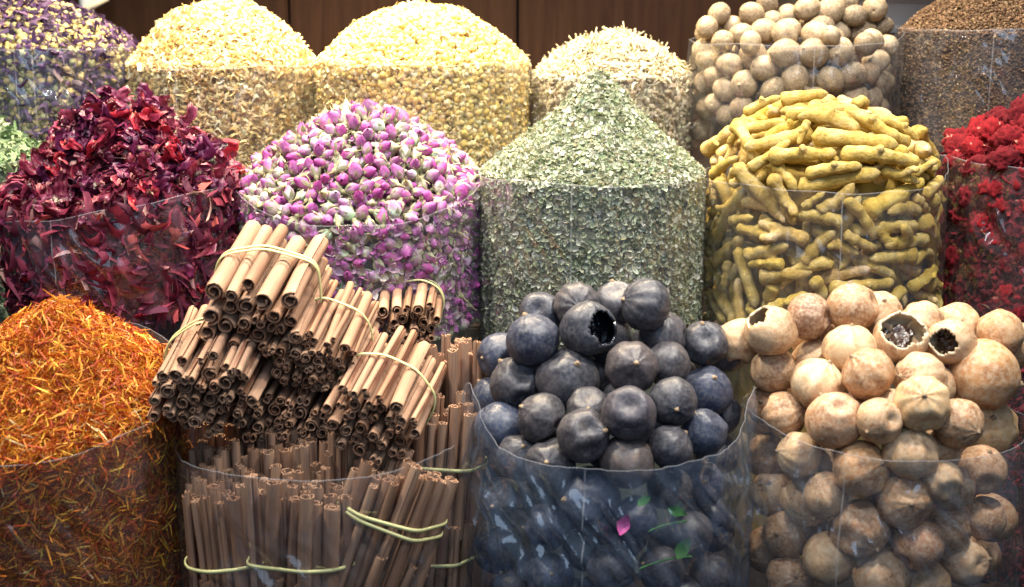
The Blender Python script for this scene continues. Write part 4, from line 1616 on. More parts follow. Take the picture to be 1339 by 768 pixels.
# loose petals against the film
P3, N3 = s.sample(400, 2400, at(560, 452, s.y - s.R)[2], inset=.002)
v, t, c = scatter(leafs, rng.integers(0, len(leafs), len(P3)), P3 - N3 * .002, frames(N3, rng.uniform(0, 6.28, len(P3)), .35), rng.uniform(.008, .014, (len(P3), 1)) * np.ones((1, 3)),
                  palette(len(P3), [(.50, .16, .42), (.66, .45, .58), (.74, .64, .60), (.45, .44, .28)], [3, 2, 2, 1.2]))
Vs.append(v); Ts.append(t + off); Cs.append(c); off += len(v)
tag(link("rosebuds", fast_mesh("rosebuds", np.vstack(Vs), np.vstack(Ts), np.vstack(Cs)), M_PETAL),
    "loose petals and remaining pink rosebuds filling the rose sack", "rosebuds", kind='stuff')


# ------------------------------------------------------------------ hibiscus
def hibiscus(seed):
    """Five fleshy petals rolled and twisted in drying, joined at the base."""
    r = random.Random(seed)
    bm = bmesh.new()
    tmp = bm.verts.layers.float_color.new("Col")
    nl = 5
    for l in range(nl):
        az = 2 * math.pi * (l + r.uniform(-.25, .25)) / nl
        el = r.uniform(.45, 1.35)
        d = Vector((math.cos(az) * math.cos(el), math.sin(az) * math.cos(el), math.sin(el)))
        side = Vector((-math.sin(az), math.cos(az), 0))
        ln = r.uniform(.75, 1.25); bend = r.uniform(-2.2, 3.6); sway = r.uniform(-2.0, 2.0)
        roll0 = r.uniform(3.0, 7.5); tw = r.uniform(-3.4, 3.4); wmax = r.uniform(.20, .36)
        p = Vector((0, 0, -.40)) + d * .03
        nuu, nvv = 12, 18
        grid = []
        ph = r.uniform(0, 6)
        tone = r.random()
        for j in range(nvv):
            t = j / (nvv - 1)
            nrm = side.cross(d).normalized()
            a = tw * t
            B = side * math.cos(a) + nrm * math.sin(a)
            Nn_ = -side * math.sin(a) + nrm * math.cos(a)
            w = wmax * (.30 + .70 * math.sin(math.pi * (.12 + .70 * t)) ** .9) * (1 if t < .85 else 1 - 2.6 * (t - .85))
            roll = roll0 * (.5 + .5 * math.sin(2.2 * t + ph))
            roll = max(.5, abs(roll))
            rho = w / roll * 2
            row = []
            for i in range(nuu):
                u = 2 * i / (nuu - 1) - 1
                fi = u * roll / 2
                q = p + B * (rho * math.sin(fi)) + Nn_ * (rho * (1 - math.cos(fi)))
                q += Nn_ * (.026 * math.cos(8 * u + ph) + .018 * math.cos(15 * u - ph + 3 * t)) * (.5 + t)
                q += mnoise.noise_vector(q * 5 + Vector((seed * 2.3, l, 0))) * .11 * (.2 + t)
                q += mnoise.noise_vector(q * 13 + Vector((seed, l * 3.1, 5))) * .030
                if abs(u) > .95: q += Nn_ * .05 * mnoise.noise(Vector((t * 9, l, seed)))
                v = bm.verts.new(q)
                base = Vector((.075, .010, .028)).lerp(Vector((.20, .016, .038)), min(1, .25 * r.random() + .35 * t + .5 * tone))
                if t < .10: base = Vector((.26, .11, .10))
                if abs(u) > .85 and t > .3: base = base * 1.45
                if t > .88 and r.random() < .3: base = base.lerp(Vector((.50, .26, .22)), .5)
                v[tmp] = (*base, 1)
                row.append(v)
            grid.append(row)
            step = ln / (nvv - 1)
            p = p + d * step
            d = (Matrix.Rotation(bend * step, 3, side) @ Matrix.Rotation(sway * step, 3, nrm) @ d).normalized()
            side = (side - d * side.dot(d)).normalized()
        for j in range(nvv - 1):
            for i in range(nuu - 1):
                bm.faces.new((grid[j][i], grid[j][i + 1], grid[j + 1][i + 1], grid[j + 1][i]))
    low = [v for v in bm.verts if (v.co - Vector((0, 0, -.40))).length < .17]
    bmesh.ops.remove_doubles(bm, verts=low, dist=.075)
    for f in bm.faces: f.smooth = True
    me = bpy.data.meshes.new("hibiscus_flower")
    bm.to_mesh(me); bm.free()
    return me


M_HIB = tinted_piece_mat("hibiscus_petal", rough=.42, nscale=6, amount=.45, translucent=.12, bstr=.5)
hib_me = []
for i in range(12):
    me = hibiscus(500 + i); me.materials.append(M_HIB); hib_me.append(me)
s = S['hibiscus']
zl_h = at(160, 425, s.y - s.R)[2]
P, Nn = picks(s, 12000, 16000, zl_h, .0155, .013)
P2, Nn2 = picks(s, 5000, 5000, zl_h, .020, .026, sink=.014)
fc = facing(P, Nn)
order = [i for i in np.argsort(-fc)][:295]
G_H = "dried hibiscus flowers in the dark red sack"
for i in order:
    o = link("hibiscus_flower", hib_me[int(rng.integers(0, len(hib_me)))])
    v = np.cross(Nn[i], rng.normal(size=3)); v = v / np.linalg.norm(v) + Nn[i] * rng.normal() * .45
    sz = rng.uniform(.022, .033)
    side = Nn[i][2] < .05
    if side: sz *= 1.0
    flat_ = np.array([1, 1, 1.15])
    o.matrix_world = mat4(P[i] + (0 if side else 1) * Nn[i] * .003, rot_to(v, rng.uniform(0, 6.28)), sz * flat_)
    nm = shade_of(o, [("dark red", (1, 1, 1), 4), ("purplish", (.75, .9, 1.5), 4), ("nearly black", (.55, .65, .85), .8), ("bright red", (1.9, 1.0, .9), 1.6), ("dusty", (1.5, 3.0, 2.4), 1.6), ("pale edged", (1.9, 5.0, 4.0), .5)])
    pend(o, nm + " hibiscus flower", "dried flower", G_H, s)
Vs, Ts, Cs, off = [], [], [], 0
v, t, c = s.core(.022, .018, (.055, .010, .022))
Vs.append(v); Ts.append(t); Cs.append(c); off += len(v)
P3, N3 = s.sample(1300, 3200, zl_h, inset=.004, sink=.008)
for tm, nsz in ((curls, .028), (curls, .018)):
    n = len(P3)
    vv, tt, cc = scatter(tm, rng.integers(0, len(tm), n), P3 - N3 * rng.uniform(.002, .012, (n, 1)), frames(N3, rng.uniform(0, 6.28, n), .5), nsz * rng.uniform(.6, 1.2, (n, 1)) * np.ones((1, 3)),
                         palette(n, [(.17, .020, .050), (.26, .030, .060), (.11, .016, .040), (.38, .06, .06), (.50, .28, .25)], [3, 3, 2, 1, .5]))
    Vs.append(vv); Ts.append(tt + off); Cs.append(cc); off += len(vv)
tag(link("hibiscus_petals", fast_mesh("hibiscus_petals", np.vstack(Vs), np.vstack(Ts), np.vstack(Cs)), M_PETAL),
    "dark red hibiscus petal scraps filling the leaning bag", "dried petals", kind='stuff')


# ------------------------------------------------------------------ crimson flower heads
def celosia(seed):
    bm = bmesh.new()
    bmesh.ops.create_icosphere(bm, subdivisions=4, radius=.5)
    lay = bm.verts.layers.float_color.new("Col")
    r = random.Random(seed)
    for v in bm.verts:
        d = v.co.normalized()
        n1 = mnoise.noise(d * 2.2 + Vector((seed, 0, 0)))
        n2 = 1 - abs(mnoise.noise(d * 5 + Vector((0, seed, 0)))) * 2
        n3 = mnoise.noise(d * 13 + Vector((seed, seed, 0)))
        k = 1 + .28 * n1 + .30 * n2 + .24 * n3 + .10 * mnoise.noise(d * 24)
        v.co = Vector((d.x * k, d.y * k, d.z * k * .8)) * .42
        sh = .55 + .5 * max(0, n2) + .2 * n3
        c = Vector((.20, .008, .013)) * sh
        if r.random() < .006: c = Vector((.62, .32, .22))
        v[lay] = (max(0, c.x), max(0, c.y), max(0, c.z), 1)
    for f in bm.faces: f.smooth = True
    me = bpy.data.meshes.new("crimson_flower"); bm.to_mesh(me); bm.free()
    return me


M_CEL = tinted_piece_mat("crimson_flower_skin", rough=1.0, nscale=14, amount=.5, translucent=.0, bstr=1.0)
cel_me = []
for i in range(6):
    me = celosia(600 + i); me.materials.append(M_CEL); cel_me.append(me)
s = S['celosia']
zl_c = at(1300, 450, s.y - s.R)[2]
P, Nn = picks(s, 5000, 6000, zl_c, .023, .012)
G_C = "crimson flower heads at the edge"
fc = facing(P, Nn); px_, py_ = pix(P)
for i in range(len(P)):
    if fc[i] < -.15 or px_[i] > 1400: continue
    o = link("crimson_flower", cel_me[int(rng.integers(0, 6))])
    o.matrix_world = mat4(P[i], rand_rot(1)[0], rng.uniform(.030, .042))
    side = Nn[i][2] < .05
    nm = shade_of(o, [("crimson", (1, 1, 1), 3), ("bright red", (1.35, 1.1, 1.1), 2), ("deep red", (.7, .8, .9), 2)])
    pend(o, nm + " flower head", "dried flower", G_C, s)
Vs, Ts, Cs, off = [], [], [], 0
v, t, c = s.core(.018, .014, (.10, .006, .010)); Vs.append(v); Ts.append(t); Cs.append(c); off += len(v)
P3, N3 = s.sample(900, 8500, ZB['mid'] + .005, inset=.003)
n = len(P3)
vv, tt, cc = scatter(curls, rng.integers(0, len(curls), n), P3 - N3 * rng.uniform(0, .008, (n, 1)), frames(N3, rng.uniform(0, 6.28, n), .6), .012 * rng.uniform(.6, 1.4, (n, 1)) * np.ones((1, 3)),
                     palette(n, [(.22, .010, .018), (.15, .007, .014), (.09, .005, .010), (.32, .15, .09)], [3, 3, 2, .3]))
Vs.append(vv); Ts.append(tt + off); Cs.append(cc)
tag(link("crimson_petals", fast_mesh("crimson_petals", np.vstack(Vs), np.vstack(Ts), np.vstack(Cs)), M_PETAL),
    "crimson petal scraps between the flower heads at the edge", "dried petals", kind='stuff')

# ------------------------------------------------------------------ nutmegs
M_NUT = lime_mat("nutmeg_skin", [(.3, (.17, .11, .06)), (.55, (.31, .23, .14)), (.75, (.45, .37, .25))], (.52, .45, .33), .5, .6, .2)
nut_me = []
for i in range(5):
    V, T = lime_verts(700 + i, ribs=.012, dents=0, squash=1.18, lump=.03, nu=32, nv=22)
    V, T = close_poles(V, T, 32, 22)
    me = fast_mesh("nutmeg", V, T); me.materials.append(M_NUT); nut_me.append(me)
s = S['nutmeg']
nut_items = [  # px centre and width, from the open top of the bag
    (985, 17, 27), (1002, 8, 26), (1030, 22, 28), (1055, 13, 28), (1087, 17, 32), (1105, 5, 26), (1143, 15, 30), (930, 40, 34), (957, 33, 24),
    (971, 46, 27), (1000, 41, 29), (1027, 42, 30), (1063, 31, 30), (1075, 34, 26), (1098, 38, 28), (1128, 36, 32), (1152, 33, 22), (945, 55, 26), (1025, 55, 27), (1069, 49, 32), (908, 36, 26), (940, 22, 26),
    (1012, 26, 24), (1118, 22, 26), (975, 60, 24), (1098, 56, 22),
    (981, 72, 32), (1022, 70, 32), (1066, 74, 33), (1100, 66, 34), (952, 84, 28), (1002, 92, 30), (925, 78, 26), (920, 108, 26), (950, 118, 28), (975, 112, 32), (1010, 118, 28), (1040, 100, 30), (1085, 104, 28), (1120, 92, 30), (1145, 80, 28), (1150, 112, 28), (1118, 124, 28), (1030, 140, 28), (990, 145, 30), (955, 150, 28), (925, 142, 28), (915, 170, 26), (1070, 130, 28), (1145, 140, 28), (960, 178, 28), (1160, 60, 26), (1130, 60, 26)]
P, rads, rays = [], [], []
for px, py, d in nut_items:
    r = d * 1.12 / 2 / FPX * 1.68
    P.append(s.hit(px, py, r + .002, 0)); rads.append(r); dr = ray(px, py); rays.append(dr / np.linalg.norm(dr))
rr_ = random.Random(5)
for k in range(50):
    a = rr_.uniform(-math.pi - .2, .2); q = rr_.uniform(.6, .88) * s.R
    x, y = s.x + q * math.cos(a), s.y + q * math.sin(a)
    zt = float(s.ztop(np.float64(x), np.float64(y)))
    P.append(np.array([x, y, zt - rr_.uniform(.012, .11)])); rads.append(.0135); rays.append(None)
P = relax(np.array(P), np.array(rads), rays, 120, s, gap=.06)
for i, (p, r) in enumerate(zip(P, rads)):
    o = link("nutmeg", nut_me[i % 5])
    o.color = (*rr_.choice(ANY_SHADE['nutmeg']), 1)
    v = rng.normal(size=3) * np.array([1, .7, .7])
    o.matrix_world = mat4(p, rot_to(v, rng.uniform(0, 6.28)), r * .98)
    pend(o, "pale nutmeg", "nutmeg", "nutmegs in the back row", s)
V, T, C = s.core(.034, .03, (.16, .11, .07))
tag(link("nutmegs", fast_mesh("nutmegs", V, T, C), piece_mat("nutmeg_mass", .8, 80, .5)), "dark mass of nutmegs deep inside their bag", "nutmegs", kind='stuff')

# ------------------------------------------------------------------ cinnamon
def cinnamon_stick(seed):
    r = random.Random(seed)
    pts = []
    if seed % 3 == 0:                                   # two scrolls curled towards each other
        for t in np.linspace(0, 1, 13):
            a = math.pi * (2.1 - 2.4 * t); q = .20 + .30 * t
            pts.append((-.44 + q * math.cos(a) * 1.0, q * math.sin(a) * 1.35))
        half = pts[:]
        pts = half + [(-x, y) for x, y in half[::-1]]
    else:                                               # one scroll
        turns = r.uniform(1.35, 1.9)
        a0 = r.uniform(0, 6)
        for t in np.linspace(0, 1, 24):
            a = a0 + turns * 2 * math.pi * t
            q = .34 + .60 * t ** .9
            if t < .2: q += .02
            pts.append((q * math.cos(a) * 1.03, q * math.sin(a) * .95))
    pts = np.array(pts)
    th = .13
    d = np.gradient(pts, axis=0); d /= np.linalg.norm(d, axis=1)[:, None] + 1e-9
    nrm = np.stack([-d[:, 1], d[:, 0]], axis=1)
    cen = np.sign((nrm * (pts - pts.mean(0))).sum(1).mean()) or 1
    outer = pts + nrm * cen * th * .5; inner = pts - nrm * cen * th * .5
    loop = np.vstack([outer, inner[::-1]])
    n, m = len(pts), len(loop)
    ns = 6
    V, C = [], []
    by, bx = r.uniform(-.25, .25), r.uniform(-.25, .25)
    for j in range(ns):
        t = j / (ns - 1)
        wob = 1 + .05 * mnoise.noise((t * 3, seed, 0))
        for i, (x, y) in enumerate(loop):
            jag = .06 * mnoise.noise((x * 2, y * 2, seed + t)) if j in (0, ns - 1) else 0
            V.append((x * wob + bx * math.sin(math.pi * t), y * wob + by * math.sin(math.pi * t), t + jag * .25))
            o_ = i < n
            c = (.295, .178, .118) if o_ else (.14, .058, .034)
            if j in (0, ns - 1): c = ((.36, .225, .145) if o_ else (.30, .17, .105))
            C.append(c)
    T = grid_tris(m, ns, wrap=True).tolist()
    for b, flip in ((0, False), ((ns - 1) * m, True)):
        for i in range(n - 1):
            q = (b + i, b + i + 1, b + m - 2 - i, b + m - 1 - i)
            T += [(q[0], q[1], q[2]), (q[0], q[2], q[3])]
    return fast_mesh("cinnamon_stick", np.array(V), np.array(T), np.array(C), smooth=False)


def cinn_mat():
    m, nt, b = new_mat("cinnamon_bark")
    at_ = N(nt, 'ShaderNodeAttribute', attribute_name="Col")
    oi = N(nt, 'ShaderNodeObjectInfo')
    rv = ramp(nt, [(0, (.66, .56, .50)), (.3, (1, 1, 1)), (.55, (1.14, 1.13, 1.1)), (.8, (.85, .74, .68)), (1, (1.22, 1.2, 1.18))])
    L(nt, oi.outputs['Random'], rv.inputs['Fac'])
    tc = N(nt, 'ShaderNodeTexCoord')
    mp = N(nt, 'ShaderNodeMapping'); mp.inputs['Scale'].default_value = (3.0, 3.0, 1.6)
    L(nt, tc.outputs['Object'], mp.inputs['Vector'])
    t = N(nt, 'ShaderNodeTexNoise'); t.inputs['Scale'].default_value = 2.4; t.inputs['Detail'].default_value = 6; t.inputs['Roughness'].default_value = .65
    L(nt, mp.outputs[0], t.inputs['Vector'])
    r = ramp(nt, [(.28, (.66, .60, .56)), (.5, (1, 1, 1)), (.75, (1.22, 1.24, 1.26))])
    L(nt, t.outputs['Fac'], r.inputs['Fac'])
    c = mixc(nt, 1, at_.outputs['Color'], rv.outputs['Color'], 'MULTIPLY')
    c = mixc(nt, 1, c, r.outputs['Color'], 'MULTIPLY')
    L(nt, c, b.inputs['Base Color'])
    b.inputs['Roughness'].default_value = .7
    b.inputs['Specular IOR Level'].default_value = .25
    bump(nt, b, t.outputs['Fac'], .4, .001)
    return m


M_CIN = cinn_mat()
M_BAND = simple_mat("rubber_band", (.60, .58, .27), .5, 40, .15, .1)
cin_me = []
for i in range(12):
    me = cinnamon_stick(800 + i); me.materials.append(M_CIN)
    for pl in me.polygons: pl.use_smooth = True
    try:
        me.set_sharp_from_angle(angle=R_(50))
    except Exception:
        pass
    cin_me.append(me)


def pack2d(n, rx, ry, r0, r1, seed):
    rg = np.random.default_rng(seed)
    rad = rg.uniform(r0, r1, n)
    P = rg.normal(size=(n, 2)) * np.array([rx, ry]) * .5
    for it in range(260):
        D = P[:, None] - P[None]
        dist = np.sqrt((D ** 2).sum(2)) + np.eye(n)
        ov = np.clip(rad[:, None] + rad[None] - dist, 0, None); np.fill_diagonal(ov, 0)
        P += (D / dist[..., None] * (ov * .45)[..., None]).sum(1)
        if it < 220: P -= P * np.array([.012 * (ry / rx), .012 * (rx / ry)])
    return P, rad


def hull2d(pts):
    pts = sorted(map(tuple, pts))
    def half(ps):
        h = []
        for p in ps:
            while len(h) >= 2 and (h[-1][0] - h[-2][0]) * (p[1] - h[-2][1]) - (h[-1][1] - h[-2][1]) * (p[0] - h[-2][0]) <= 0:
                h.pop()
            h.append(p)
        return h
    a = half(pts); b = half(pts[::-1])
    return np.array(a[:-1] + b[:-1])


def bundle(base, axis, wide, n, rx, ry, length, label, bandpos=(.5,), r0=.0034, r1=.0072, seed=0, bandw=.0016, splay=0.06, group="tied cinnamon bundles"):
    """Tied cinnamon: base = middle of the near (or lower) ends, axis = along the sticks, wide = the long side of the section."""
    rg = np.random.default_rng(seed)
    z = np.array(axis, float); z /= np.linalg.norm(z)
    x = np.array(wide, float); x = x - z * np.dot(x, z); x /= np.linalg.norm(x)
    y = np.cross(z, x)
    root = bpy.data.objects.new("cinnamon_bundle", None)
    root.matrix_world = mat4(base, np.stack([x, y, z], axis=1), 1)
    COL.objects.link(root)
    tag(root, label, "cinnamon bundle", group)
    P, rad = pack2d(n, rx, ry, r0, r1, seed)
    bp0 = bandpos[0]
    for i in range(n):
        o = link("cinnamon_stick", cin_me[int(rg.integers(0, 12))], parent=root)
        ln = length * rg.uniform(.86, 1.05)
        off = rg.uniform(-.007, .006)
        tl = rg.normal(size=2) * .018 + P[i] * splay
        # splay opens away from the band
        d = np.array([tl[0], tl[1], 1.0]); d /= np.linalg.norm(d)
        start = np.array([P[i][0], P[i][1], 0]) - d * (bp0 * length) + np.array([0, 0, bp0 * length + off])
        Rm = rot_to(d, rg.uniform(0, 6.28))
        sc = rad[i] * .97
        if rg.random() < .5:
            Rm = Rm @ np.diag([1, 1, 1])
        M = mat4(start, Rm, 1)
        S_ = Matrix.Diagonal((sc, sc, ln, 1))
        o.matrix_local = M @ S_
    # rubber bands round the hull
    hp = []
    for (px, py), r in zip(P, rad):
        for k in range(10):
            a = 2 * math.pi * k / 10
            hp.append((px + (r + bandw * .8) * math.cos(a), py + (r + bandw * .8) * math.sin(a)))
    H = hull2d(hp)
    seg = np.linalg.norm(np.roll(H, -1, 0) - H, axis=1)
    cum = np.concatenate([[0], np.cumsum(seg)])
    q = np.linspace(0, cum[-1], 72, endpoint=False)
    HX = np.interp(q, cum, np.append(H[:, 0], H[0, 0])); HY = np.interp(q, cum, np.append(H[:, 1], H[0, 1]))
    for _ in range(4):
        HX = .5 * HX + .25 * (np.roll(HX, 1) + np.roll(HX, -1)); HY = .5 * HY + .25 * (np.roll(HY, 1) + np.roll(HY, -1))
    HX *= 1.012; HY *= 1.012
    for bi, bp in enumerate(bandpos):
        V = []
        ph = rg.uniform(0, 6)
        for k in range(72):
            c = np.array([HX[k], HY[k], bp * length + .0025 * math.sin(2 * math.pi * k / 72 + ph)])
            tdir = np.array([HX[(k + 1) % 72] - HX[k - 1], HY[(k + 1) % 72] - HY[k - 1], 0]); tdir /= np.linalg.norm(tdir)
            nd = np.array([tdir[1], -tdir[0], 0])
            for i in range(6):
                a = 2 * math.pi * i / 6
                V.append(c + nd * bandw * .6 * math.cos(a) + np.array([0, 0, 1]) * bandw * 1.25 * math.sin(a))
        T = grid_tris(6, 72, wrap=True).tolist()
        for i in range(6):
            a, b = 71 * 6 + i, 71 * 6 + (i + 1) % 6
            c, d = (i + 1) % 6, i
            T += [(a, b, c), (a, c, d)]
        link("rubber_band", fast_mesh("rubber_band", np.array(V), np.array(T)), M_BAND, root)
    return root


def lean_axis(p, px, py, Lm):
    """Direction from p to the far end, which lies Lm away on the line of sight through px, py."""
    d = ray(px, py)
    w = CAM - p
    A, B, Cc = np.dot(d, d), 2 * np.dot(d, w), np.dot(w, w) - Lm * Lm
    t = (-B + math.sqrt(max(0, B * B - 4 * A * Cc))) / (2 * A)
    v = CAM + d * t - p
    return v / np.linalg.norm(v)


LS = .145
tops = [
    # front-end centre, Y, picture run, n, rx, ry, wide tilt, label, band
    ((330, 420), 1.150, (48, -84), 22, .040, .028, (1, 0, -.20), "highest cinnamon bundle, topmost of the pile with thick sticks", (.45, .48), .0066, .0104),
    ((412, 478), 1.150, (36, -76), 46, .044, .036, (1, 0, -.34), "middle cinnamon bundle of many thin sticks below the highest one", (.50,), .0040, .0064),
    ((536, 425), 1.270, (4, -46), 20, .032, .022, (1, 0, -.12), "pale cinnamon bundle at the back beside the rosebuds", (.55, .60), .0052, .0076),
    ((484, 556), 1.105, (44, -84), 34, .046, .034, (1, 0, -.36), "cinnamon bundle leaning at the right front of the pile", (.45,), .0048, .0076),
    ((264, 518), 1.115, (42, -84), 36, .050, .036, (1, 0, .16), "cinnamon bundle at the left of the pile over the bag edge", (.50, .54), .0048, .0084),
    ((366, 552), 1.150, (36, -60), 30, .046, .026, (1, 0, -.12), "shaded cinnamon bundle sunk beneath the middle one", (.6,), .0042, .0080),
]
for (c, Y, run, n, rx, ry, wd, lab, bp, r0, r1) in tops:
    p = at(*c, Y)
    bundle(p, lean_axis(p, c[0] + run[0], c[1] + run[1], LS), wd, n, rx, ry, LS, lab, bp, r0, r1, seed=int(c[0]), splay=.6)
ups = [
    ((292, 626), 1.112, (-.06, .04, 1), 34, .036, .028, "upright cinnamon bundle at the left inside the bag", (.42,), .0042, .0078),
    ((400, 626), 1.092, (.03, .0, 1), 30, .038, .026, "upright cinnamon bundle with a broad stick at the bag front", (.42,), .0045, .0095),
    ((527, 606), 1.105, (.34, .05, 1), 32, .034, .027, "tilted cinnamon bundle with two bands inside the bag right", (.60, .66), .0045, .0085),
    ((582, 530), 1.185, (.08, .02, 1), 30, .032, .028, "upright cinnamon bundle showing pale scroll ends at the right", (.6,), .0045, .0080),
    ((602, 448), 1.255, (.0, .03, 1), 16, .022, .024, "tallest upright cinnamon bundle by the rose bag, scroll ends up", (.5,), .005, .0090),
    ((470, 574), 1.150, (.02, .03, 1), 24, .034, .026, "upright cinnamon bundle behind the pile's right front", (.6,), .004, .008),
    ((352, 578), 1.150, (-.02, .03, 1), 28, .036, .026, "upright cinnamon bundle hidden mostly under the left pile", (.6,), .004, .008),
    ((300, 590), 1.150, (.0, .0, 1), 22, .030, .024, "upright cinnamon bundle in the bag's left corner under the pile", (.55,), .0045, .0085),
    ((410, 584), 1.140, (.0, .02, 1), 24, .034, .024, "upright cinnamon bundle in the middle right under the pile", (.6,), .0042, .008),
    ((292, 566), 1.235, (.0, .0, 1), 22, .034, .024, "upright cinnamon bundle at the back left of the bag", (.6,), .0042, .008),
    ((372, 560), 1.240, (.0, .0, 1), 24, .036, .024, "upright cinnamon bundle at the middle back of the bag", (.6,), .0042, .008),
    ((452, 560), 1.240, (.0, .0, 1), 24, .036, .024, "upright cinnamon bundle at the back right of the bag", (.6,), .0042, .008),
    ((300, 745), 1.105, (-.06, .0, 1), 20, .032, .024, "lower cinnamon bundle in the bag's left foot", (.5,), .0045, .008),
    ((395, 752), 1.090, (.1, .0, 1), 18, .030, .022, "lower cinnamon bundle at the foot of the bag's middle", (.5,), .0045, .009),
    ((505, 718), 1.095, (.42, .0, 1), 22, .034, .024, "lower cinnamon bundle leaning right near the bag's foot", (.5,), .0045, .009),
    ((575, 660), 1.160, (.10, .0, 1), 18, .026, .022, "lower cinnamon bundle in shade at the bag's right side", (.6,), .0045, .009),
]
for (c, Y, ax, n, rx, ry, lab, bp, r0, r1) in ups:
    top = at(*c, Y)
    a = np.array(ax, float); a /= np.linalg.norm(a)
    ln = .125
    bundle(top - a * ln, a, (1, 0, 0), n, rx, ry, ln, lab, bp, r0, r1, seed=int(c[0] + c[1]), splay=.15)

# ------------------------------------------------------------------ things behind the back row
def lathe(name, prof, n=48):
    V = []
    for r, z in prof:
        for i in range(n):
            a = 2 * math.pi * i / n
            V.append((r * math.cos(a), r * math.sin(a), z))
    return fast_mesh(name, np.array(V), grid_tris(n, len(prof), wrap=True))


p = at(1140, 2, 2.02)
bowl = link("enamel_bowl", lathe("enamel_bowl", [(.02, -.085), (.08, -.08), (.13, -.04), (.155, 0), (.165, .003), (.165, .006), (.152, .006), (.128, -.03), (.08, -.07), (.01, -.075)]), simple_mat("white_enamel", (.62, .64, .66), .25, 8, .06, .02))
bowl.location = p + np.array([0, 0, .004])
tag(bowl, "white rimmed bowl standing in the dark behind the nutmegs", "bowl")
fill = link("dark_petals", lathe("dark_petals", [(.001, .03), (.05, .024), (.10, .008), (.14, -.012), (.12, -.05), (.02, -.06)]), simple_mat("dark_petal_mass", (.14, .012, .05), .8, 90, .7, 1.0))
fill.location = p + np.array([0, 0, .003])
tag(fill, "dark magenta petals heaped in the white rimmed bowl", "dried petals", kind='stuff')


def tube(name, pts, r, mat, n=10, parent=None):
    pts = [Vector(q) for q in pts]
    V = []
    for i, q in enumerate(pts):
        d = (pts[min(i + 1, len(pts) - 1)] - pts[max(i - 1, 0)]).normalized()
        a = d.orthogonal().normalized(); b = d.cross(a)
        for k in range(n):
            t = 2 * math.pi * k / n
            V.append((q + (a * math.cos(t) + b * math.sin(t)) * r)[:])
    T = grid_tris(n, len(pts), wrap=True).tolist()
    for b0 in (0, (len(pts) - 1) * n):
        T += [(b0, b0 + k, b0 + k + 1) for k in range(1, n - 1)]
    return link(name, fast_mesh(name, np.array(V), np.array(T)), mat, parent)


M_PALE = simple_mat("pale_plastic", (.60, .62, .62), .4, 10, .1, .05)
M_ROPE = simple_mat("pale_rope", (.62, .55, .42), .8, 300, .3, .6)
o = tube("scoop_handle", [at(60, -22, 1.80), at(64, -6, 1.79), at(70, 4, 1.77), at(78, 10, 1.76)], .0052, M_ROPE)
tag(o, "cream curved scoop handle stuck in the mixed flowers", "handle")
o = tube("metal_post", [at(112, -60, 2.05), at(113, 0, 2.05), at(114, 60, 2.05)], .011, M_PALE)
tag(o, "pale upright post behind the mixed flowers", "post")
o = tube("wooden_rod", [at(100, 20, 2.0), at(118, 9, 2.0), at(140, -4, 2.0)], .006, M_ROPE)
tag(o, "slanted cream rod crossing the pale post", "rod")
# long curved stem lying across the cream heap
s = S['stems']
o = tube("curved_stem", [s.hit(q, w, 0, -.004) for q, w in ((775, 80), (800, 84), (825, 86), (850, 84), (872, 77))], .0022, M_ROPE)
tag(o, "long curved pale stem lying across the cream stem heap", "stem")


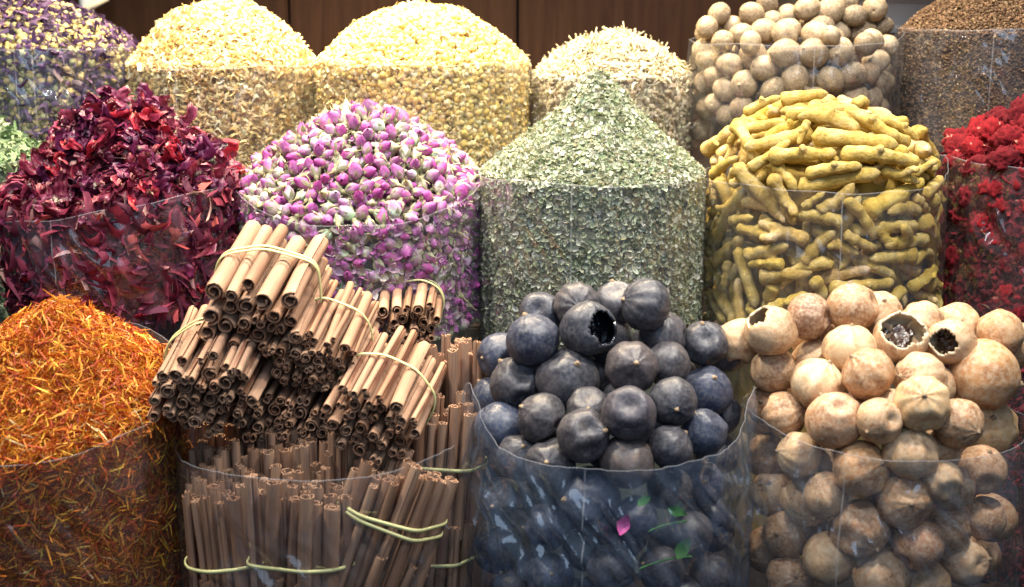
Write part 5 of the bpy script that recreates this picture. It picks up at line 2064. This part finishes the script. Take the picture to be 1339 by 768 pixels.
# ------------------------------------------------------------------ labels by what can be seen
bpy.context.view_layer.update()
dg = bpy.context.evaluated_depsgraph_get()
seen = {}
GW, GH = 420, 241
zbuf = np.full(GW * GH, 9.0); ibuf = np.full(GW * GH, -1)
names = []
vcache = {}
for o in scene.objects:
    if o.type != 'MESH' or o.name.split('.')[0] in ("plastic_bag", "seam", "rim_highlight"): continue
    me = o.data
    if me.name not in vcache:
        co = np.empty(len(me.vertices) * 3, np.float32); me.vertices.foreach_get("co", co)
        co = co.reshape(-1, 3)
        tri = np.empty(len(me.polygons) * 3, np.float32); me.polygons.foreach_get("center", tri)
        vcache[me.name] = np.vstack([co, tri.reshape(-1, 3)]) if len(co) < 60000 else co
    M = np.array(o.matrix_world)
    W = vcache[me.name] @ M[:3, :3].T + M[:3, 3] - CAM
    z = W @ FWD
    gx = ((IMG_W / 2 + FPX * W[:, 0] / z) / IMG_W * GW).astype(int)
    gy = ((IMG_H / 2 - FPX * (W @ UP) / z) / IMG_H * GH).astype(int)
    ok = (z > .2) & (gx >= 0) & (gx < GW) & (gy >= 0) & (gy < GH)
    if not ok.any(): continue
    f = gy[ok] * GW + gx[ok]; z = z[ok]
    od = np.argsort(-z); f, z = f[od], z[od]           # nearest written last
    best = np.full(GW * GH, 9.0); best[f] = z
    m = best < zbuf
    top = o
    while top.parent is not None and top.parent.name != "back_wall": top = top.parent
    zbuf[m] = best[m]; ibuf[m] = len(names); names.append(top.name)
for k in np.unique(ibuf[ibuf >= 0]):
    w = np.where(ibuf == k)[0]
    seen.setdefault(names[k], []).extend(((q % GW + .5) / GW * IMG_W, (q // GW + .5) / GH * IMG_H) for q in w)
by_group = {}
gone = []
for (o, noun, group, s) in PENDING:
    pts = seen.get(o.name)
    if not pts:
        gone += [*o.children, o]
        continue
    q = np.array(pts)
    by_group.setdefault(group, []).append((o, noun, s, q[:, 0].mean(), q[:, 1].mean()))
bpy.data.batch_remove(gone)
COLS = ["at the far left", "at the left", "left of centre", "in the middle", "right of centre", "at the right", "at the far right"]
HEAPR = ["on the summit", "high on the open heap", "halfway down the heap", "low on the open heap", "just above the film"]
SIDER = ["just under the film edge", "upper half behind film", "lower half behind film", "low behind the film"]
ORD = ["leftmost", "second", "third", "fourth", "fifth", "sixth", "seventh", "eighth", "ninth", "tenth"]
for group, rows in by_group.items():
    cells = {}
    xs = np.array([r[3] for r in rows]); ys = np.array([r[4] for r in rows])
    lab = {}
    up = []
    for (o, noun, s, px, py) in rows:
        p = np.array(o.matrix_world.translation)
        up.append(bool(p[2] > float(s.zrim(p[0], p[1])) - .004))
    up = np.array(up)
    for mask, names in ((up, HEAPR), (~up, SIDER)):
        idx = np.where(mask)[0]
        if not len(idx): continue
        y0, y1 = ys[idx].min(), ys[idx].max() + 1e-3
        for i in idx:
            rname = names[min(len(names) - 1, int((ys[i] - y0) / (y1 - y0) * len(names)))]
            cname = COLS[min(6, int((xs[i] - xs.min()) / (xs.max() - xs.min() + 1e-3) * 7))]
            cells.setdefault((rows[i][1], cname, rname), []).append(i)
    for (noun, cname, rname), ii in cells.items():
        ii.sort(key=lambda i: xs[i])
        for k, i in enumerate(ii):
            t = noun + " " + rname + ", " + cname
            if len(ii) > 1:
                t += ", " + (ORD[k] + "" if k < len(ii) - 1 or k == 0 else "rightmost") + " there"
            rows[i][0]["label"] = t
